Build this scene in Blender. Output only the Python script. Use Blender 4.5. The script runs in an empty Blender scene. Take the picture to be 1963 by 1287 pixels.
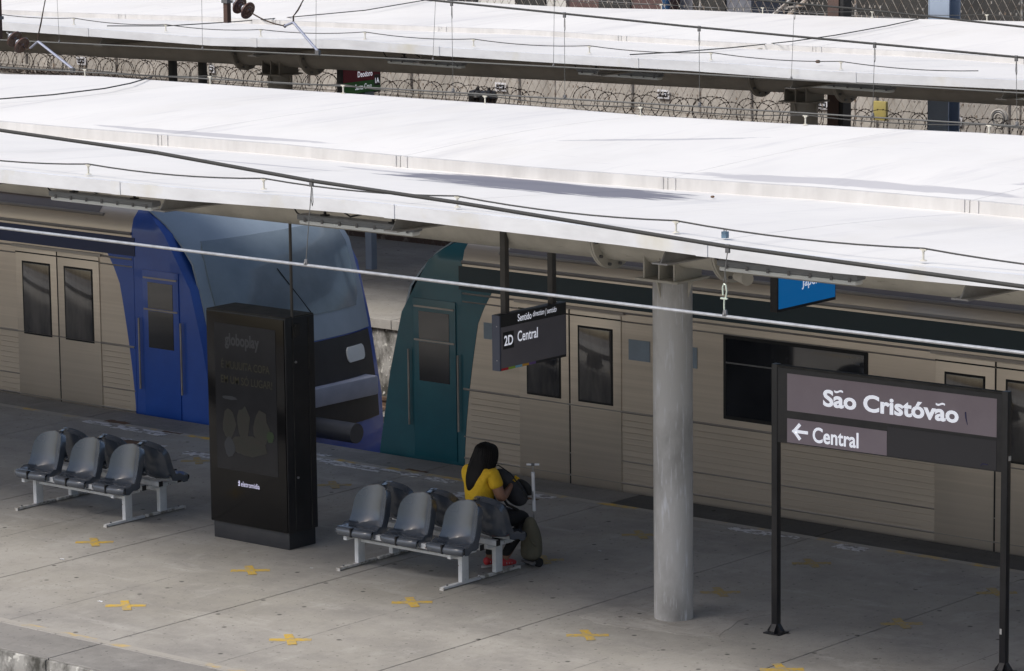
import bpy, bmesh, math, random
from mathutils import Vector, Matrix, noise
random.seed(7)
S = bpy.context.scene
COL = S.collection
pi = math.pi
R = math.radians

# ------------------------------------------------------------------ camera
F_PX, YAW, PITCH, ROLL, CAM_H = 7184.89, 0.6964345, 0.1710272, -0.0115005, 8.38741
fw = Vector((-math.sin(YAW)*math.cos(PITCH), math.cos(YAW)*math.cos(PITCH), -math.sin(PITCH)))
r0 = fw.cross(Vector((0, 0, 1))).normalized(); u0 = r0.cross(fw)
rt = r0*math.cos(ROLL) + u0*math.sin(ROLL); up = -r0*math.sin(ROLL) + u0*math.cos(ROLL)
cd = bpy.data.cameras.new('camera'); cam = bpy.data.objects.new('camera', cd); COL.objects.link(cam)
cam.matrix_world = Matrix(((rt.x, up.x, -fw.x, 0), (rt.y, up.y, -fw.y, 0), (rt.z, up.z, -fw.z, CAM_H), (0, 0, 0, 1)))
cd.sensor_width = 36; cd.lens = 36*F_PX/1963; cd.clip_start = .5; cd.clip_end = 2000
S.camera = cam
# ------------------------------------------------------------------ world, sun, exposure
SUN_EL, SUN_AZ = R(52), R(-157)      # azimuth measured from +Y towards +X (sun in front-left of the platform)
w = bpy.data.worlds.new('World'); S.world = w; w.use_nodes = True
nt = w.node_tree; nt.nodes.clear()
sky = nt.nodes.new('ShaderNodeTexSky'); sky.sky_type = 'NISHITA'; sky.sun_disc = False
sky.sun_elevation = SUN_EL; sky.sun_rotation = SUN_AZ; sky.air_density = 1.0; sky.dust_density = 3.0; sky.ozone_density = 1.0
bg = nt.nodes.new('ShaderNodeBackground'); bg.inputs['Strength'].default_value = .12
wo = nt.nodes.new('ShaderNodeOutputWorld')
nt.links.new(sky.outputs[0], bg.inputs[0]); nt.links.new(bg.outputs[0], wo.inputs[0])
sd = bpy.data.lights.new('sun', 'SUN'); sd.energy = 2.5; sd.angle = R(20); sd.color = (1, .96, .9)
so = bpy.data.objects.new('sun', sd); COL.objects.link(so)
sdir = Vector((math.sin(SUN_AZ)*math.cos(SUN_EL), math.cos(SUN_AZ)*math.cos(SUN_EL), math.sin(SUN_EL)))
so.rotation_euler = sdir.to_track_quat('Z', 'Y').to_euler(); so.location = (0, 0, 60)
S.view_settings.view_transform = 'Standard'; S.view_settings.look = 'None'
S.view_settings.exposure = 0.27; S.view_settings.gamma = 1; S.view_settings.use_curve_mapping = False
try:
    S.cycles.max_bounces = 8; S.cycles.diffuse_bounces = 4
except Exception: pass

# ------------------------------------------------------------------ photo point -> point of the place
CO = Vector((0, 0, CAM_H))
def ray(px, py): return fw*F_PX + rt*(px-981.5) - up*(py-643.5)
def onY(px, py, Y): d = ray(px, py); return CO + d*(Y/d.y)
def onX(px, py, X): d = ray(px, py); return CO + d*(X/d.x)
def onZ(px, py, z=0.): d = ray(px, py); return CO + d*((z-CAM_H)/d.z)
def interp(pts, x):
    if x <= pts[0][0]: return pts[0][1]
    for (a, b), (c, d) in zip(pts, pts[1:]):
        if x <= c: return b + (d-b)*(x-a)/(c-a)
    return pts[-1][1]

# ------------------------------------------------------------------ materials
def mat(name, c1, c2=None, rough=.6, metal=0., scale=4., stretch=(1, 1, 1), lo=.35, hi=.65, detail=6, bump=0., bscale=None,
        c3=None, s3=30., lo3=.6, hi3=.7, emit=None, estr=1., spec=.5, coat=0., coord='Object', st3=(1, 1, 1), rvar=0.):
    m = bpy.data.materials.new(name); m.use_nodes = True
    t = m.node_tree; N = t.nodes; L = t.links; b = N['Principled BSDF']
    b.inputs['Roughness'].default_value = rough; b.inputs['Metallic'].default_value = metal
    b.inputs['Specular IOR Level'].default_value = spec; b.inputs['Coat Weight'].default_value = coat
    b.inputs['Base Color'].default_value = (*c1, 1)
    tc = N.new('ShaderNodeTexCoord')
    src = tc.outputs['Object']
    if coord == 'World': src = N.new('ShaderNodeNewGeometry').outputs['Position']
    def nz(sc, st, det):
        mp = N.new('ShaderNodeMapping'); mp.inputs['Scale'].default_value = st
        L.new(src, mp.inputs[0]); n = N.new('ShaderNodeTexNoise'); n.inputs['Scale'].default_value = sc
        n.inputs['Detail'].default_value = det; n.inputs['Roughness'].default_value = .6; L.new(mp.outputs[0], n.inputs[0]); return n
    def ramp(o, a, bb):
        r = N.new('ShaderNodeMapRange'); r.inputs[1].default_value = a; r.inputs[2].default_value = bb
        L.new(o, r.inputs[0]); return r.outputs[0]
    last = None
    if c2:
        n = nz(scale, stretch, detail); f = ramp(n.outputs[0], lo, hi)
        mx = N.new('ShaderNodeMix'); mx.data_type = 'RGBA'; L.new(f, mx.inputs[0])
        mx.inputs[6].default_value = (*c1, 1); mx.inputs[7].default_value = (*c2, 1); last = mx.outputs[2]
        if rvar:
            rr = N.new('ShaderNodeMapRange'); rr.inputs[3].default_value = rough; rr.inputs[4].default_value = min(1, rough+rvar)
            L.new(f, rr.inputs[0]); L.new(rr.outputs[0], b.inputs['Roughness'])
    if c3:
        n = nz(s3, st3, 4); f = ramp(n.outputs[0], lo3, hi3)
        mx = N.new('ShaderNodeMix'); mx.data_type = 'RGBA'; L.new(f, mx.inputs[0])
        if last: L.new(last, mx.inputs[6])
        else: mx.inputs[6].default_value = (*c1, 1)
        mx.inputs[7].default_value = (*c3, 1); last = mx.outputs[2]
    if last: L.new(last, b.inputs['Base Color'])
    if bump:
        n = nz(bscale or scale*4, stretch, 5); bp = N.new('ShaderNodeBump'); bp.inputs['Strength'].default_value = bump
        bp.inputs['Distance'].default_value = .02; L.new(n.outputs[0], bp.inputs['Height']); L.new(bp.outputs[0], b.inputs['Normal'])
    if emit:
        b.inputs['Emission Color'].default_value = (*emit, 1); b.inputs['Emission Strength'].default_value = estr
    m['_'] = 1
    return m

def nodes_concrete(name, base, dark, light, warm, spot=True):
    """worn platform concrete: mottling, streaks, flecks, gum spots; all in world metres"""
    m = bpy.data.materials.new(name); m.use_nodes = True
    t = m.node_tree; N = t.nodes; L = t.links; b = N['Principled BSDF']; b.inputs['Roughness'].default_value = .78
    b.inputs['Specular IOR Level'].default_value = .35
    P = N.new('ShaderNodeNewGeometry').outputs['Position']
    def nz(sc, st=(1, 1, 1), det=6, rg=.6, off=(0, 0, 0)):
        mp = N.new('ShaderNodeMapping'); mp.inputs['Scale'].default_value = st; mp.inputs['Location'].default_value = off
        L.new(P, mp.inputs[0]); n = N.new('ShaderNodeTexNoise'); n.inputs['Scale'].default_value = sc
        n.inputs['Detail'].default_value = det; n.inputs['Roughness'].default_value = rg; L.new(mp.outputs[0], n.inputs[0]); return n.outputs[0]
    def rg(o, a, bb, c=0., d=1.):
        r = N.new('ShaderNodeMapRange'); r.inputs[1].default_value = a; r.inputs[2].default_value = bb
        r.inputs[3].default_value = c; r.inputs[4].default_value = d; L.new(o, r.inputs[0]); return r.outputs[0]
    def mix(f, a, c):
        mx = N.new('ShaderNodeMix'); mx.data_type = 'RGBA'; L.new(f, mx.inputs[0])
        for i, v in ((6, a), (7, c)):
            if isinstance(v, tuple): mx.inputs[i].default_value = (*v, 1)
            else: L.new(v, mx.inputs[i])
        return mx.outputs[2]
    c = mix(rg(nz(.55, det=4), .38, .62), base, warm)
    c = mix(rg(nz(.8, (1, 1.4, 1), 9, .68, (5, 2, 0)), .46, .66, 0, .7), c, dark)
    c = mix(rg(nz(1.9, (.35, 1.2, 1), 8, .7, (9, 2, 0)), .56, .7, 0, .6), c, light)
    c = mix(rg(nz(2.6, (1, .55, 1), 8, .7, (1, 7, 0)), .55, .75, 0, .55), c, light)
    c = mix(rg(nz(16, (1, .45, 1), 6, .7), .52, .75, 0, .55), c, dark)
    c = mix(rg(nz(55, (1, 1, 1), 3, .6), .6, .75, 0, .4), c, light)
    if spot:
        for sc, th, off, st in ((1.9, .04, 0, .9), (4.1, .05, 3, .6), (9., .07, 9, .5)):
            mp = N.new('ShaderNodeMapping'); mp.inputs['Location'].default_value = (off, off*.7, 0)
            L.new(P, mp.inputs[0]); v = N.new('ShaderNodeTexVoronoi'); v.voronoi_dimensions = '2D'; v.inputs['Scale'].default_value = sc
            L.new(mp.outputs[0], v.inputs['Vector'])
            gate = N.new('ShaderNodeSeparateColor'); L.new(v.outputs['Color'], gate.inputs[0])
            g = rg(gate.outputs[0], .64, .72); d = rg(v.outputs['Distance'], th*.75, th*1.35, 1, 0)
            mu = N.new('ShaderNodeMath'); mu.operation = 'MULTIPLY'; L.new(g, mu.inputs[0]); L.new(d, mu.inputs[1])
            mu2 = N.new('ShaderNodeMath'); mu2.operation = 'MULTIPLY'; L.new(mu.outputs[0], mu2.inputs[0]); mu2.inputs[1].default_value = st
            c = mix(mu2.outputs[0], c, tuple(x*.32 for x in dark))
    L.new(c, b.inputs['Base Color'])
    bp = N.new('ShaderNodeBump'); bp.inputs['Strength'].default_value = .35; bp.inputs['Distance'].default_value = .01
    L.new(nz(30, det=8), bp.inputs['Height']); L.new(bp.outputs[0], b.inputs['Normal'])
    return m

M = {}
M['conc'] = nodes_concrete('platform concrete', (.36, .345, .32), (.22, .21, .2), (.46, .445, .42), (.31, .295, .265))
M['edge'] = nodes_concrete('platform edge', (.26, .25, .235), (.15, .145, .14), (.36, .35, .33), (.22, .21, .2))
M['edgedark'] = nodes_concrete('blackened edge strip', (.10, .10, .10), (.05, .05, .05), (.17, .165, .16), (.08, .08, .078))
M['patch'] = nodes_concrete('repaired concrete', (.42, .40, .37), (.2, .19, .175), (.55, .53, .5), (.33, .31, .28))
M['lip'] = mat('mouldy platform face', (.36, .35, .33), (.06, .058, .05), scale=5, stretch=(1, 1, .6), lo=.4, hi=.6, c3=(.55, .54, .5), s3=14, lo3=.6, hi3=.66, rough=.9, bump=.5, coord='World')
M['joint'] = mat('joint filler', (.04, .038, .035), rough=.9)
M['ballast'] = mat('ballast', (.34, .31, .28), (.20, .18, .16), scale=14, rough=.95, bump=1, bscale=20, coord='World')
M['rail'] = mat('rail steel', (.25, .17, .12), (.12, .08, .06), metal=.5, rough=.5)
M['yellow'] = mat('worn yellow paint', (.62, .40, .05), (.36, .31, .22), scale=7, lo=.42, hi=.60, c3=(.36, .34, .31), s3=1.3, lo3=.40, hi3=.50, rough=.7, coord='World')
M['yellow2'] = mat('yellow mark paint', (.58, .38, .045), (.40, .31, .15), scale=11, lo=.42, hi=.62, rough=.7, coord='World', c3=(.33, .31, .28), s3=32, lo3=.56, hi3=.64)
M['whitepaint'] = mat('flaking white paint', (.62, .62, .64), (.25, .24, .23), scale=9, stretch=(1, 1.6, 1), lo=.47, hi=.55, rough=.8, coord='World')
M['rust_tile'] = mat('rust brown patch', (.17, .085, .04), (.08, .06, .045), scale=12, rough=.9, coord='World')
M['steelwhite'] = mat('chipped white enamel', (.74, .76, .78), (.60, .61, .62), scale=6, rough=.4, c3=(.22, .14, .09), s3=22, lo3=.68, hi3=.72)
M['steeldirty'] = mat('worn white foot rail', (.60, .59, .57), (.25, .23, .2), scale=16, lo=.45, hi=.6, rough=.6)
M['blackcap'] = mat('black plastic cap', (.012, .012, .013), rough=.5)
M['seat'] = mat('grey seat plastic', (.082, .096, .122), (.06, .072, .094), scale=3, rough=.2, spec=.7, coat=.6, rvar=.08, c3=(.2, .21, .23), s3=40, lo3=.72, hi3=.8)
M['black'] = mat('black enamel', (.012, .0125, .015), (.02, .02, .024), scale=5, rough=.35)
M['blacktop'] = mat('dusty black top', (.045, .043, .04), (.02, .02, .02), scale=7, rough=.8)
M['plinth'] = mat('dark plinth', (.022, .024, .030), (.032, .033, .038), scale=4, rough=.55)
M['glassblack'] = mat('black glass', (.006, .006, .007), rough=.12, spec=.3)
M['screen'] = mat('dark screen', (.014, .015, .018), (.022, .023, .027), scale=2.5, rough=.2, spec=.3)
M['scr_text'] = mat('dim screen lettering', (.042, .046, .054), rough=.3)
M['scr_yel'] = mat('dim yellow lettering', (.030, .028, .012), rough=.3)
M['scr_a'] = mat('dim picture tone', (.022, .020, .018), (.016, .02, .016), scale=9, rough=.3)
M['scr_b'] = mat('dim picture blue', (.028, .033, .042), rough=.3)
M['scr_c'] = mat('dim picture green', (.012, .035, .01), rough=.3)
M['white_print'] = mat('white lettering', (.85, .86, .90), rough=.5, emit=(.85, .88, 1), estr=.38)  # glow added to make the lettering look whiter
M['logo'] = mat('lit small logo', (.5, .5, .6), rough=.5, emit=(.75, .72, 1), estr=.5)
M['bolt'] = mat('bolt head', (.5, .5, .52), metal=.8, rough=.35)
M['column'] = mat('painted steel column', (.53, .52, .51), (.27, .26, .25), scale=1.7, stretch=(1, 1, .5), lo=.44, hi=.66, rough=.5, c3=(.70, .71, .75), s3=9, st3=(3, 3, .35), lo3=.55, hi3=.75)
M['canopy_steel'] = mat('cream beam paint', (.55, .525, .46), (.42, .40, .35), scale=2.5, rough=.55, c3=(.16, .14, .11), s3=5, st3=(1, 3, 3), lo3=.64, hi3=.8)
M['rafter'] = mat('dusty bracket paint', (.36, .35, .33), (.22, .21, .19), scale=3, rough=.6, c3=(.2, .09, .04), s3=7, lo3=.72, hi3=.76)
M['dark_steel'] = mat('brown grey beam paint', (.32, .29, .25), (.24, .22, .19), scale=2, rough=.6)  # shade on the far beams and columns put into a darker colour
M['hangsteel'] = mat('sign hanger paint', (.05, .047, .045), (.07, .065, .06), scale=5, rough=.5)
M['sign_frame'] = mat('sign frame', (.022, .022, .025), (.035, .034, .036), scale=8, rough=.5)
M['sign_band'] = mat('lilac grey sign film', (.30, .25, .285), (.27, .22, .255), scale=3, rough=.45)
M['sign_dark'] = mat('dark sign panel', (.045, .043, .05), rough=.5)
M['sign_panel'] = mat('slate sign panel', (.17, .16, .18), (.15, .14, .16), scale=3, rough=.5)
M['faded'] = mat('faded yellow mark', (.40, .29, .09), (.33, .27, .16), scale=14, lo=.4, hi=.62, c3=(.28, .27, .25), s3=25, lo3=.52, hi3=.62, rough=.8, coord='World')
M['sign_top'] = mat('sign header', (.02, .02, .021), rough=.45)
M['sign_edge'] = mat('sign side plate', (.08, .09, .13), rough=.5)
M['blue_sign'] = mat('lit blue sign face', (.01, .16, .42), rough=.5, emit=(.0, .14, .42), estr=.32)
M['red_sign'] = mat('red sign face', (.26, .02, .045), rough=.5)
M['green_sign'] = mat('green sign face', (.06, .26, .06), rough=.5)
for k, c in {'red': (.5, .02, .03), 'green': (.3, .5, .06), 'cyan': (.25, .55, .75), 'orange': (.65, .33, .04), 'violet': (.17, .1, .3)}.items():
    M['bar_'+k] = mat('colour bar '+k, c, rough=.5)
M['ink'] = mat('blue ink scribble', (.03, .03, .12), rough=.5)
M['sticker'] = mat('sticker remains', (.6, .58, .55), rough=.8)
M['steel'] = mat('stainless train side', (.66, .575, .485), (.57, .50, .42), scale=.8, stretch=(.5, 1, 1), rough=.36, metal=.55, c3=(.70, .615, .52), s3=3, st3=(.05, 1, 9), lo3=.4, hi3=.8)
M['steelrib'] = mat('stainless rib', (.42, .39, .36), (.3, .27, .25), scale=3, stretch=(.2, 1, 1), rough=.4, metal=.5)
M['roofsteel'] = mat('train roof', (.22, .19, .175), (.16, .14, .13), scale=2, stretch=(.2, 1, 1), rough=.55, metal=.2)
M['blue'] = mat('blue train paint', (.025, .10, .46), (.02, .08, .38), scale=1.5, rough=.35, coat=.4)
M['teal'] = mat('teal train paint', (.016, .13, .17), (.013, .10, .135), scale=1.5, rough=.38, coat=.3)
M['tealband'] = mat('dark teal band', (.006, .028, .04), rough=.4)
M['blueband'] = mat('dark blue band', (.01, .025, .10), rough=.4)
M['mask'] = mat('grey blue cab front', (.34, .41, .48), (.28, .34, .40), scale=1.2, rough=.35)
M['windshield'] = mat('windscreen glass', (.16, .20, .23), (.24, .29, .33), scale=1.1, rough=.12)
M['cabdark'] = mat('black cab lower front', (.02, .02, .024), (.03, .03, .034), scale=3, rough=.5)
M['window'] = mat('train window glass', (.010, .011, .014), (.03, .032, .038), scale=1.4, rough=.05, coat=1)
M['windowd'] = mat('door window glass', (.035, .035, .04), (.13, .12, .115), scale=1.1, stretch=(1.6, 1, .4), lo=.4, hi=.6, rough=.06, coat=1)  # pale upright patches: reflections painted into the glass colour
M['placard'] = mat('pale blue placard', (.27, .33, .40), (.23, .28, .33), scale=4, rough=.5)
M['rubber'] = mat('black rubber', (.015, .015, .016), rough=.8)
M['lampbody'] = mat('lamp housing', (.20, .21, .22), rough=.5)
M['lampcover'] = mat('lamp diffuser', (.78, .80, .78), rough=.3)
M['wire_light'] = mat('bright contact wire', (.50, .51, .53), (.38, .385, .39), scale=18, metal=.6, rough=.35)
M['wire_dark'] = mat('oxidised cable', (.035, .035, .033), rough=.7)
M['wire_mid'] = mat('weathered wire', (.12, .12, .115), rough=.6)
M['hook'] = mat('galvanised hook', (.62, .70, .60), metal=.3, rough=.35)
M['clamp'] = mat('clamp casting', (.16, .16, .165), metal=.4, rough=.5)
M['porcelain'] = mat('brown porcelain', (.13, .065, .045), (.09, .05, .05), scale=6, rough=.25, coat=.5)
M['porcap'] = mat('insulator cap', (.33, .35, .40), metal=.4, rough=.4)
M['rust'] = mat('rusty wire', (.075, .045, .03), (.03, .025, .022), scale=20, rough=.85)
M['brownpost'] = mat('rust brown post', (.11, .06, .045), (.07, .05, .045), scale=3, rough=.7)
M['bluepost'] = mat('blue grey steel post', (.30, .36, .45), (.25, .30, .38), scale=2, rough=.5)
M['bracket'] = mat('aluminium arm', (.36, .38, .47), metal=.4, rough=.4)
M['chain'] = mat('galvanised mesh', (.62, .6, .56), (.30, .22, .16), scale=12, metal=.3, rough=.4)
M['wall'] = mat('weathered wall concrete', (.52, .49, .45), (.34, .32, .29), scale=1.6, stretch=(1, 1, .4), lo=.35, hi=.65, rough=.9, c3=(.2, .175, .15), s3=5, st3=(1, 1, .2), lo3=.6, hi3=.75, bump=.2)
M['ledge'] = mat('rubble ledge', (.14, .10, .085), (.32, .28, .25), scale=9, lo=.5, hi=.7, rough=.95, bump=1)
M['plate'] = mat('white plate', (.75, .76, .8), rough=.5)
M['yellowbox'] = mat('yellow panel', (.46, .38, .12), (.38, .32, .12), scale=5, rough=.6)
M['bwhite'] = mat('white render', (.72, .71, .68), (.58, .56, .52), scale=1, rough=.9)
M['bred'] = mat('maroon render', (.13, .075, .07), (.10, .06, .055), scale=1, rough=.9)
M['bgrey'] = mat('blue grey render', (.22, .23, .26), (.15, .15, .17), scale=2, rough=.9)
M['bdark'] = mat('dark shed wall', (.03, .029, .028), (.05, .048, .045), scale=2, rough=.9)
M['skin'] = mat('skin', (.27, .14, .09), (.24, .12, .075), scale=6, rough=.55)
M['hair'] = mat('black hair', (.004, .0035, .0035), (.010, .008, .007), scale=30, stretch=(1, 1, .08), rough=.6, spec=.18)
M['shirt'] = mat('yellow cotton', (.74, .47, .02), (.60, .36, .015), scale=7, rough=.85, bump=1.0, bscale=11)
M['pants'] = mat('black leggings', (.010, .010, .012), (.016, .016, .018), scale=5, rough=.8)
M['shoe'] = mat('red trainers', (.50, .03, .04), (.6, .08, .09), scale=9, rough=.6)
M['sole'] = mat('pale sole', (.45, .42, .42), rough=.7)
M['bagcloth'] = mat('dark backpack cloth', (.035, .037, .045), (.05, .05, .058), scale=8, rough=.8, bump=.4)
M['bagcloth2'] = mat('charcoal backpack pocket', (.03, .03, .031), (.04, .04, .04), scale=8, rough=.85)
M['khaki'] = mat('khaki cloth', (.15, .14, .10), (.10, .095, .07), scale=5, stretch=(1, 1, .3), rough=.9, bump=.8, bscale=9)

# white roof sheet with streaks of dirt
def roofmat(name, stain):
    m = bpy.data.materials.new(name); m.use_nodes = True
    t = m.node_tree; N = t.nodes; L = t.links; b = N['Principled BSDF']; b.inputs['Roughness'].default_value = .6
    P = N.new('ShaderNodeNewGeometry').outputs['Position']
    def nz(sc, st, det=5, rot=0., off=(0, 0, 0)):
        mp = N.new('ShaderNodeMapping'); mp.vector_type = 'TEXTURE' if False else 'POINT'
        mp.inputs['Rotation'].default_value = (0, 0, rot); mp.inputs['Scale'].default_value = st; mp.inputs['Location'].default_value = off
        L.new(P, mp.inputs[0]); n = N.new('ShaderNodeTexNoise'); n.inputs['Scale'].default_value = sc
        n.inputs['Detail'].default_value = det; n.inputs['Roughness'].default_value = .65; L.new(mp.outputs[0], n.inputs[0]); return n.outputs[0]
    def rg(o, a, bb, c=0., d=1.):
        r = N.new('ShaderNodeMapRange'); r.inputs[1].default_value = a; r.inputs[2].default_value = bb
        r.inputs[3].default_value = c; r.inputs[4].default_value = d; L.new(o, r.inputs[0]); return r.outputs[0]
    def mix(f, a, c):
        mx = N.new('ShaderNodeMix'); mx.data_type = 'RGBA'; L.new(f, mx.inputs[0])
        for i, v in ((6, a), (7, c)):
            if isinstance(v, tuple): mx.inputs[i].default_value = (*v, 1)
            else: L.new(v, mx.inputs[i])
        return mx.outputs[2]
    c = mix(rg(nz(.5, (1, .5, 1)), .4, .7, 0, .7), (.765, .745, .715), (.66, .645, .63))
    c = mix(rg(nz(2.2, (1, .12, 1), 6, R(-28)), .55, .75, 0, .6), c, (.50, .49, .50))
    c = mix(rg(nz(4.0, (.25, 3., 1), 6, R(-12), (1, 4, 0)), .64, .74, 0, .5), c, (.42, .41, .44))
    c = mix(rg(nz(.9, (1, .4, 1), 7, R(20), (7, 4, 0)), .52, .8, 0, .5), c, (.60, .57, .52))
    c = mix(rg(nz(1.3, (1, .06, 1), 8, R(-35), (3, 1, 0)), .66, .74, 0, .5), c, (.48, .47, .5))
    if stain:
        n = nz(4.2, (.4, 2.4, 1), 8, R(-14))
        for (cx, cy, a, bb, rot) in stain:
            mp = N.new('ShaderNodeMapping'); mp.vector_type = 'TEXTURE'
            mp.inputs['Location'].default_value = (cx, cy, 0); mp.inputs['Rotation'].default_value = (0, 0, rot); mp.inputs['Scale'].default_value = (a, bb, 1e3)
            L.new(P, mp.inputs[0]); ln = N.new('ShaderNodeVectorMath'); ln.operation = 'LENGTH'; L.new(mp.outputs[0], ln.inputs[0])
            sm = N.new('ShaderNodeMath'); sm.operation = 'ADD'; L.new(ln.outputs['Value'], sm.inputs[0])
            n2 = rg(n, .3, .7, -.32, .32); L.new(n2, sm.inputs[1])
            c = mix(rg(sm.outputs[0], .92, 1.14, .97 if bb > .2 else .6, 0), c, (.17, .165, .195) if bb > .2 else (.36, .35, .38))
    L.new(c, b.inputs['Base Color'])
    return m
M['roof'] = roofmat('white roof sheet', [(-21.9, 25.9, 1.1, .42, R(0)), (-20.75, 25.5, 1.3, .58, R(2)), (-23.3, 25.95, .5, .08, 0), (-24.2, 25.3, .8, .05, R(12))])
M['roof2'] = roofmat('white back roof sheet', [(-26.3, 26.75, 1.6, .10, R(1)), (-18.6, 26.82, 1.7, .16, R(2)), (-22., 28.6, .9, .06, R(38)), (-16.6, 28.0, .9, .10, R(40))])
M['roof3'] = roofmat('far roof sheet', [])
M['fascia'] = mat('white fascia', (.68, .69, .71), (.58, .585, .60), scale=2, stretch=(1, 1, 3), rough=.55, c3=(.56, .53, .43), s3=1.1, lo3=.6, hi3=.8, coord='World')
M['clip'] = mat('cream clip', (.55, .53, .46), rough=.6)
M['stepf'] = mat('weathered step fascia', (.56, .55, .54), (.47, .46, .45), scale=4, stretch=(1, 1, .3), rough=.6, coord='World')

# ------------------------------------------------------------------ mesh building
class MB:
    def __init__(s): s.v = []; s.f = []
    def add(s, vs, fs):
        o = len(s.v); s.v += [tuple(v) for v in vs]; s.f += [tuple(i+o for i in f) for f in fs]; return s
    def box(s, a, b, mtx=None, taper=None):
        x0, y0, z0 = a; x1, y1, z1 = b
        vs = [Vector(p) for p in ((x0, y0, z0), (x1, y0, z0), (x1, y1, z0), (x0, y1, z0), (x0, y0, z1), (x1, y0, z1), (x1, y1, z1), (x0, y1, z1))]
        if taper:
            cx, cy = (x0+x1)/2, (y0+y1)/2
            for v in vs[4:]: v.x = cx+(v.x-cx)*taper; v.y = cy+(v.y-cy)*taper
        if mtx: vs = [mtx @ v for v in vs]
        return s.add(vs, [(0, 3, 2, 1), (4, 5, 6, 7), (0, 1, 5, 4), (1, 2, 6, 5), (2, 3, 7, 6), (3, 0, 4, 7)])
    def tube(s, pts, r, n=8, caps=True, closed=False):
        pts = [Vector(p) for p in pts]; rs = r if isinstance(r, (list, tuple)) else [r]*len(pts)
        o = len(s.v); up0 = None
        m = len(pts)
        for i, p in enumerate(pts):
            if closed: d = pts[(i+1) % m]-pts[i-1]
            else: d = (pts[min(i+1, m-1)]-pts[max(i-1, 0)])
            d.normalize()
            if up0 is None: up0 = Vector((0, 0, 1)) if abs(d.z) < .9 else Vector((1, 0, 0))
            a = d.cross(up0).normalized(); b = a.cross(d).normalized(); up0 = b
            for k in range(n):
                t = 2*pi*k/n; s.v.append(tuple(p+(a*math.cos(t)+b*math.sin(t))*rs[i]))
        for i in range(m if closed else m-1):
            j = (i+1) % m
            for k in range(n):
                k2 = (k+1) % n; s.f.append((o+i*n+k, o+i*n+k2, o+j*n+k2, o+j*n+k))
        if caps and not closed:
            s.f.append(tuple(o+k for k in range(n))[::-1]); s.f.append(tuple(o+(m-1)*n+k for k in range(n)))
        return s
    def cyl(s, a, b, r, n=16, r2=None): return s.tube([a, b], [r, r if r2 is None else r2], n)
    def lathe(s, prof, c=(0, 0, 0), n=16, mtx=None):
        o = len(s.v)
        for r_, z in prof:
            for k in range(n):
                t = 2*pi*k/n; v = Vector((r_*math.cos(t), r_*math.sin(t), z))
                if mtx: v = mtx @ v
                s.v.append(tuple(v+Vector(c)))
        for i in range(len(prof)-1):
            for k in range(n):
                k2 = (k+1) % n; s.f.append((o+i*n+k, o+i*n+k2, o+(i+1)*n+k2, o+(i+1)*n+k))
        s.f.append(tuple(o+k for k in range(n))[::-1]); s.f.append(tuple(o+(len(prof)-1)*n+k for k in range(n)))
        return s
    def grid(s, P):
        o = len(s.v); n = len(P); m = len(P[0])
        for row in P:
            for p in row: s.v.append(tuple(p))
        for i in range(n-1):
            for j in range(m-1): s.f.append((o+i*m+j, o+i*m+j+1, o+(i+1)*m+j+1, o+(i+1)*m+j))
        return s
    def prism(s, poly, a, b, axis='y'):
        """poly in the two other axes, extruded a..b along axis"""
        n = len(poly)
        def q(p, t): return (p[0], t, p[1]) if axis == 'y' else ((t, p[0], p[1]) if axis == 'x' else (p[0], p[1], t))
        vs = [q(p, a) for p in poly]+[q(p, b) for p in poly]
        fs = [tuple(range(n)), tuple(range(2*n-1, n-1, -1))]+[(i, i+n, (i+1) % n+n, (i+1) % n) for i in range(n)]
        return s.add(vs, fs)
    def mesh(s, name, m, smooth=True, bevel=0):
        me = bpy.data.meshes.new(name); me.from_pydata(s.v, [], s.f); me.materials.append(m)
        bm = bmesh.new(); bm.from_mesh(me)
        bmesh.ops.recalc_face_normals(bm, faces=bm.faces)
        if bevel:
            es = [e for e in bm.edges if e.is_manifold and e.calc_face_angle(0) > .6]
            bmesh.ops.bevel(bm, geom=es, offset=bevel, segments=2, affect='EDGES', profile=.6)
        bm.to_mesh(me); bm.free()
        if smooth:
            me.polygons.foreach_set('use_smooth', [True]*len(me.polygons)); me.set_sharp_from_angle(angle=R(35))
        me.update(); return me
    def build(s, name, m, parent=None, smooth=True, bevel=0, label=None, kind=None, loc=None):
        o = bpy.data.objects.new(name, s.mesh(name, m, smooth, bevel)); COL.objects.link(o)
        if parent is not None: o.parent = parent
        if label: o['label'] = label
        if kind: o['kind'] = kind
        if loc is not None: o.location = loc
        return o
def thing(name, label, cat, loc=(0, 0, 0), rz=0, group=None):
    o = bpy.data.objects.new(name, None); COL.objects.link(o); o.location = loc; o.rotation_euler = (0, 0, rz)
    o.empty_display_size = .1; return tag(o, label, cat, group)
def tag(o, label=None, cat=None, group=None, kind=None):
    if label: o['label'] = label
    if cat: o['category'] = cat
    if group: o['group'] = group
    if kind: o['kind'] = kind
    return o
def copy_tree(o, parent=None):
    c = o.copy(); COL.objects.link(c); c.parent = parent
    for ch in o.children: copy_tree(ch, c)
    return c
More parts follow.
